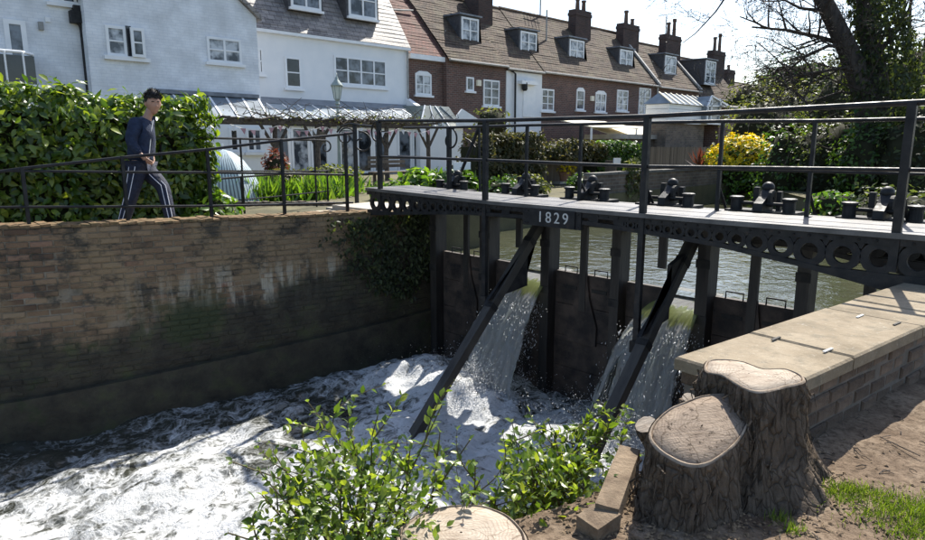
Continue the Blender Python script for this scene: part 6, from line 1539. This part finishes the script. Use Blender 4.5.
# ================================================================== NEAR BANK: stumps, edging, shrubs
def smooth_poly(pts, n=64):
    k = len(pts); out = []
    for i in range(n):
        t = i / n * k; j = int(t); f = t - j; p = [Vector(pts[(j + q) % k]) for q in (-1, 0, 1, 2)]
        out.append(.5 * ((2 * p[1]) + (p[2] - p[0]) * f + (2 * p[0] - 5 * p[1] + 4 * p[2] - p[3]) * f * f + (3 * p[1] - 3 * p[2] + p[3] - p[0]) * f ** 3))
    return out
def stump(label, pts3, zbase, flare, cut='cut_face', seed=0, rim=True, ridge=1., group=None):
    P = smooth_poly(pts3, 150); c = sum(P, Vector()) / len(P); n = len(P)
    # keep counter-clockwise
    area = sum(P[i].x * P[(i + 1) % n].y - P[(i + 1) % n].x * P[i].y for i in range(n))
    if area < 0: P.reverse()
    t = thing('tree_stump', label, 'tree stump', (c.x, c.y, zbase), group)
    rows = 34; V = []; Fc = []
    for j in range(rows + 1):
        f = j / rows
        for i, p in enumerate(P):
            d = Vector((p.x - c.x, p.y - c.y, 0)); L = d.length; d.normalize(); z = p.z + (zbase - .06 - p.z) * f
            s = i / n * 2 * math.pi; cs, sn = math.cos(s), math.sin(s)
            rg = noise.noise(Vector((cs * 3.2 + seed, sn * 3.2, f * .8))) * .035 + abs(noise.noise(Vector((cs * 9 + seed, sn * 9, f * 1.4)))) * .026 + noise.noise(Vector((cs * 26 + seed, sn * 26, f * 6))) * .016
            root = max(0, noise.noise(Vector((cs * 1.8 + seed * 3, sn * 1.8, 4)))) * .20
            e = flare * f ** 2.2 + root * max(0, f - .45) ** 1.5 * 2
            k = min(1, f * 8)
            q = p + d * (e + (rg * ridge) * k + .004); V.append((q.x, q.y, z + (noise.noise(Vector((cs * 20, sn * 20, seed))) * .012 if 0 < j < 4 else 0)))
    for j in range(rows):
        for i in range(n): Fc.append((j * n + i, (j + 1) * n + i, (j + 1) * n + (i + 1) % n, j * n + (i + 1) % n))
    np_mesh('bark', V, Fc, M['bark'], t, None, True)
    # sawn face: inner disc, dark groove under the bark, thin bark rim
    rings = [(1.0, -.004), (.975, .006), (.955, .007), (.945, -.012), (.93, -.012), (.92, .004), (.6, .008), (.3, .010), (.02, .008)] if rim else [(1., -.002), (.96, .006), (.6, .008), (.3, .01), (.02, .008)]
    V = []; Fc = []; UV = []
    for k, h in rings:
        for i, p in enumerate(P):
            q = c + (p - c) * k; q.z = (c.z + (p.z - c.z) * k) + h + noise.noise(q * 9) * .004 + noise.noise(q * 40) * .0015; V.append(tuple(q)); UV.append(((q.x - c.x) * 3, (q.y - c.y) * 3))
    for j in range(len(rings) - 1):
        for i in range(n): Fc.append((j * n + i, j * n + (i + 1) % n, (j + 1) * n + (i + 1) % n, (j + 1) * n + i))
    o = np_mesh('cut_face', V[3 * n:], [tuple(i - 3 * n for i in q) for q in Fc[3 * n:]], M[cut], t, None, False, UV[3 * n:])
    np_mesh('bark_rim', V[:4 * n], Fc[:3 * n], M['rim'], t, None, False, UV[:4 * n])
    # hanging strips of bark and root fibre
    if ridge:
        fb = MB()
        for k in range(45):
            i = random.randrange(n); p = P[i]; d = Vector((p.x - c.x, p.y - c.y, 0)).normalized(); z = p.z - random.random() ** 1.5 * (p.z - zbase) * .9 - .01; pts = []
            for q in range(4): pts.append((p.x + d.x * (.02 + flare * ((p.z - z) / (p.z - zbase)) ** 2.2 + .012 * q) + random.gauss(0, .012), p.y + d.y * (.02 + flare * ((p.z - z) / (p.z - zbase)) ** 2.2 + .012 * q) + random.gauss(0, .012), z - q * random.uniform(.015, .05)))
            fb.tube(pts, [.006, .005, .004, .002], 4)
        fb.build('bark_fibre', M['bark'], t, uv=False, kind='stuff')
    return t
def face(pts, zf): return [PZ(u, v, zf(u, v)) for u, v in pts]
zl = lambda u, v: .29 + .15 * max(0, min(1, (468 - v) / 75))
stump('big low tree stump with dark sawdust pits on its sloping cut face', face([(649, 432), (656, 420), (672, 408), (700, 397), (730, 393), (752, 396), (754, 405), (748, 425), (738, 442), (720, 458), (702, 467), (682, 465), (662, 454), (651, 443)], zl), -.06, .10, 'cut_face', 1.)
zu = lambda u, v: .52
stump('higher tree stump with pale kidney-shaped cut face against the parapet', face([(704, 367), (708, 361), (722, 360), (742, 362), (762, 369), (785, 370), (803, 377), (804, 383), (785, 388), (762, 393), (748, 391), (735, 384), (722, 376), (708, 373)], zu), -.03, .17, 'cut_pale', 4., ridge=1.3)
zb3 = lambda u, v: .10
stump('pale tree stump cut almost level at the bottom edge, below the leafy shrub', face([(397, 533), (405, 524), (425, 512), (452, 506), (480, 506), (500, 512), (515, 522), (527, 538), (525, 556), (500, 572), (455, 575), (415, 562), (399, 545)], zb3), -.75, .10, 'cut_pale', 7., ridge=.6)
# cut sucker poles beside the big stump
def pole(name, label, cat, a, b, r, m='log_side'):
    t = thing(name, label, cat, a); a, b = Vector(a), Vector(b); d = b - a
    MB().tube([a + d * k / 5 + Vector((random.gauss(0, .003), random.gauss(0, .003), 0)) for k in range(6)], [r * 1.12, r * 1.05, r, r * 1.02, r * .98, r * .95], 10).build('stem', M[m], t, True)
    MB().tube([b, b + d.normalized() * .006], r * .93, 10).build('cut_end', M['cut_pale'], t); return t
pole('cut_branch', 'short upright pale cut branch left of the big low stump', 'branch', PZ(656, 503, .0), PZ(655, 503, .0) + Vector((-.012, 0, .24)), .036)
pole('cut_branch', 'stubby round cut log end at the back left of the big low stump', 'log', PZ(660, 452, .06), PZ(645, 440, .15) + Vector((0, 0, .08)), .058, 'bark')
pole('cut_branch', 'small broken dark root stub behind the big low stump', 'branch', PZ(690, 420, .1), PZ(688, 405, .22) + Vector((0, 0, .04)), .035, 'bark')
# timber edging
def board(label, p0, p1, w, h, tilt=0):
    t = thing('timber_edging', label, 'timber edging', p0); p0, p1 = Vector(p0), Vector(p1); d = (p1 - p0).normalized(); s_ = Vector((-d.y, d.x, 0)).normalized() * (w / 2); n = 10; mb = MB(); V = []
    for i in range(n + 1):
        c = p0.lerp(p1, i / n); j = noise.noise(c * 6) * .006
        V += [c - s_ + Vector((0, 0, -h)), c + s_ + Vector((0, 0, -h)), c + s_ * (1 + tilt) + Vector((0, 0, j)), c - s_ + Vector((0, 0, j - .006))]
    F_ = [(4 * i + k, 4 * i + (k + 1) % 4, 4 * i + 4 + (k + 1) % 4, 4 * i + 4 + k) for i in range(n) for k in range(4)] + [(3, 2, 1, 0), (4 * n, 4 * n + 1, 4 * n + 2, 4 * n + 3)]
    mb.add(V, F_).build('board', M['board'], t); return t
board('weathered timber edging board running back from the river bank', PZ(607, 506, .10), PZ(630, 446, .13), .10, .30)
board('short thick timber edging block at the near corner of the bank', PZ(587, 521, .07), PZ(610, 507, .085), .12, .42)
# grass, twigs and chips
def grass(label, cells, n, h, seed):
    P = []
    while len(P) < n:
        u, v, ru, rv = random.choice(cells); a = random.gauss(u, ru), random.gauss(v, rv); p = PZ(a[0], a[1], 0); P.append((p.x, p.y, bankz(p.x, p.y) - .004))
    P = np.array(P); ax = unit(RNG.normal(0, .45, (n, 3)) + np.array([0, 0, .9])); V, Fc = scatter(BLV * np.array([.9, 1, 1]), BLF, P, frames(ax, rdirs(n)), h * RNG.uniform(.4, 1.25, n))
    o = np_mesh('grass', V, Fc, M['grass'], None, 'stuff'); return o
grass('', [(870, 497, 22, 5), (905, 507, 20, 7), (845, 490, 14, 4), (925, 520, 16, 8), (890, 515, 20, 6), (940, 505, 14, 8), (915, 532, 18, 6)], 3400, .042, 1)
grass('', [(800, 490, 5, 3), (778, 520, 5, 4), (815, 505, 6, 3), (840, 500, 9, 4), (795, 535, 6, 3)], 420, .05, 2)
tw = MB()
for k in range(150):
    u, v = random.uniform(600, 940), random.uniform(408, 545); p = PZ(u, v, 0)
    if p.x < edgex(p.y) + .1: continue
    l = random.uniform(.01, .04) if k > 8 else random.uniform(.08, .14); a = random.uniform(0, 6.28); z = bankz(p.x, p.y) + .006
    tw.tube([(p.x - math.cos(a) * l, p.y - math.sin(a) * l, z), (p.x, p.y, z + .008), (p.x + math.cos(a + .3) * l, p.y + math.sin(a + .3) * l, z)], random.uniform(.0015, .004), 4)
tw.build('twigs', M['vine'], None, uv=False, kind='stuff')
ch = MB()
for k in range(1500):
    u, v = random.gauss(700, 95), random.gauss(505, 30); p = PZ(u, v, 0)
    if p.x < edgex(p.y) + .05: continue
    s_ = random.uniform(.004, .013); z = bankz(p.x, p.y); a = random.uniform(0, 3); d = Vector((math.cos(a), math.sin(a), random.uniform(-.3, .3))) * s_; e = Vector((-math.sin(a), math.cos(a), 0)) * s_ * .6
    c = Vector((p.x, p.y, z + .004)); ch.add([c - d - e, c + d - e, c + d + e, c - d + e, c + Vector((0, 0, s_ * .6))], [(0, 1, 4), (1, 2, 4), (2, 3, 4), (3, 0, 4)])
ch.build('wood_chips', M['chip'], None, uv=False, kind='stuff')
rt = MB()
for k in range(70):   # root fibres at the foot of the stumps
    u, v = random.choice(((805, 470), (812, 450), (640, 500), (668, 505), (770, 500), (818, 480))); p = PZ(random.gauss(u, 12), random.gauss(v, 10), 0); z = bankz(p.x, p.y); pts = [(p.x, p.y, z)]
    for q in range(4): pts.append((pts[-1][0] + random.gauss(0, .02), pts[-1][1] + random.gauss(0, .02), max(z - .01, pts[-1][2] + random.gauss(.012, .02))))
    rt.tube(pts, random.uniform(.001, .0025), 4)
rt.build('root_fibre', M['bark'], None, uv=False, kind='stuff')

# foreground shrubs: stems, the 300 biggest leaves one by one, the rest together
def shrub(label, roots, tips_px, n_leaf, size, seed, dense):
    random.seed(seed); rr = np.random.default_rng(seed)
    r0 = Vector(roots[0]); t = thing('leafy_shrub', label, 'shrub', r0); st = MB(); P, A, S = [], [], []
    def shoot(a, b, r, lean=.1, leafy=1.):
        a, b = Vector(a), Vector(b); L = (b - a).length; pts = []; side = Vector((rr.normal(), rr.normal(), 0)) * lean * L
        for i in range(8):
            f = i / 7; pts.append(a.lerp(b, f) + side * math.sin(f * math.pi) * .5 + Vector((0, 0, -.10 * L * (f ** 2 - f))))
        st.tube(pts, [r * (1 - .7 * i / 7) for i in range(8)], 5)
        k = max(4, int(L / .034 * leafy))
        for i in range(k):
            f = .12 + .88 * i / max(1, k - 1); q = f * 7; j = min(6, int(q)); p = pts[j].lerp(pts[j + 1], q - j); d = (pts[j + 1] - pts[j]).normalized()
            for sg in (0, 1):
                th = i * 2.1 + sg * 3.1 + rr.normal() * .35; e = Vector((1, 0, 0)) if abs(d.x) < .8 else Vector((0, 1, 0)); x = d.cross(e).normalized(); y = d.cross(x)
                o = (x * math.cos(th) + y * math.sin(th) + d * .75 + Vector((0, 0, .1))).normalized()
                if rr.random() < .88: P.append(p); A.append(o); S.append(size * rr.uniform(.35, 1.4) * (1.15 - .45 * f))
        return pts
    for (u, v, d) in tips_px:
        root = Vector(random.choice(roots)) + Vector((rr.normal() * .08, rr.normal() * .08, 0)); tip = PD(u, v, d)
        main = shoot(root, tip, .009, .12, .55)
        for q in range(7):
            b0 = main[random.randint(2, 6)]; dr = Vector((rr.normal(), rr.normal(), abs(rr.normal()) * .7 + .2)).normalized(); shoot(b0, b0 + dr * rr.uniform(.12, .34), .004, .2)
    c, rad = dense; N = n_leaf
    d = unit(rr.normal(size=(N, 3))); k = np.array([noise.noise(Vector((q[0] * 2.2 + seed, q[1] * 2.2, q[2] * 2.2))) for q in d]); s_ = (.25 + .78 * rr.random(N) ** .45) * (1 + .38 * k)
    for i in range(N):
        q = np.array(c) + d[i] * s_[i] * np.array(rad); P.append(Vector(q)); A.append(Vector(d[i] * .6 + rr.normal(size=3) * .6 + np.array([0, 0, .3])).normalized()); S.append(size * rr.uniform(.5, 1.1))
    st.build('stems', M['stem'], t, uv=False, kind='stuff')
    P = np.array([tuple(p) for p in P]); A = np.array([tuple(a) for a in A]); S = np.array(S); nr = unit(rr.normal(0, .45, (len(P), 3)) + np.array([.0, .1, .9]) - A * .2); Fm = frames(A, nr)
    order = np.argsort(-S / np.linalg.norm(P - np.array(EYE), axis=1)); big = order[:300]; rest = order[300:]
    me = bpy.data.meshes.new('leaf'); me.from_pydata([tuple(v) for v in L8V * np.array([1.15, 1, 1])], [], [tuple(f) for f in L8F]); me.materials.append(M['fg_leaf_one'])
    for i in big:
        o = bpy.data.objects.new('leaf', me); COL.objects.link(o); o.parent = t
        o.matrix_basis = Matrix.Translation(Vector(P[i]) - r0) @ Matrix(Fm[i].tolist()).to_4x4() @ Matrix.Scale(S[i], 4)
    V, Fc = scatter(L8V * np.array([1.15, 1, 1]), L8F, P[rest], Fm[rest], S[rest]); np_mesh('leaves', V, Fc, M['fg_leaf'], t, 'stuff')
    return t
s_ = NT('privet_leaf_single'); col = s_.ramp(s_.n('ObjectInfo').outputs['Random'], [(0, (.035, .07, .012)), (.4, (.08, .135, .018)), (.8, (.16, .22, .03)), (1, (.27, .31, .05))])
b_ = s_.bsdf(col, .34, None, 0, .5); t_ = s_.n('BsdfTranslucent', {'Color': s_.mix(1., col, (1.9, 1.9, .7), 'MULTIPLY')}); mx_ = s_.n('MixShader', {0: .4}); s_.link(b_.outputs[0], mx_.inputs[1]); s_.link(t_.outputs[0], mx_.inputs[2])
M['fg_leaf_one'] = s_.surf(mx_)
shrub('bushy green shrub left of the bottom stump, hanging over the foaming water', [(-2.45, 1.75, -.75), (-2.3, 2.0, -.7), (-2.6, 1.6, -.85)],
      [(308, 402, 2.95), (302, 425, 2.9), (325, 440, 2.8), (378, 415, 2.9), (372, 440, 2.8), (398, 440, 2.8), (442, 405, 2.9), (440, 432, 2.9), (470, 440, 2.9), (475, 462, 2.8), (232, 462, 2.7), (258, 470, 2.7), (275, 455, 2.7), (228, 533, 2.4), (262, 495, 2.5), (345, 455, 2.6), (410, 450, 2.7), (480, 480, 2.8), (290, 480, 2.6), (350, 430, 2.7)],
      900, .050, 11, (tuple(PD(352, 512, 2.6)), (.36, .36, .25)))
shrub('bushy green shrub between the bottom stump and the timber edging', [(-2.1, 2.55, -.65), (-2.0, 2.8, -.6)],
      [(512, 422, 3.5), (515, 440, 3.4), (548, 420, 3.6), (555, 432, 3.5), (594, 405, 3.6), (602, 415, 3.6), (618, 422, 3.6), (606, 432, 3.5), (570, 430, 3.5), (540, 445, 3.3), (500, 470, 3.2), (505, 490, 3.1), (622, 440, 3.5), (585, 445, 3.3), (490, 500, 3.0), (530, 455, 3.2)],
      560, .052, 23, (tuple(PD(556, 500, 3.1)), (.28, .34, .29)))
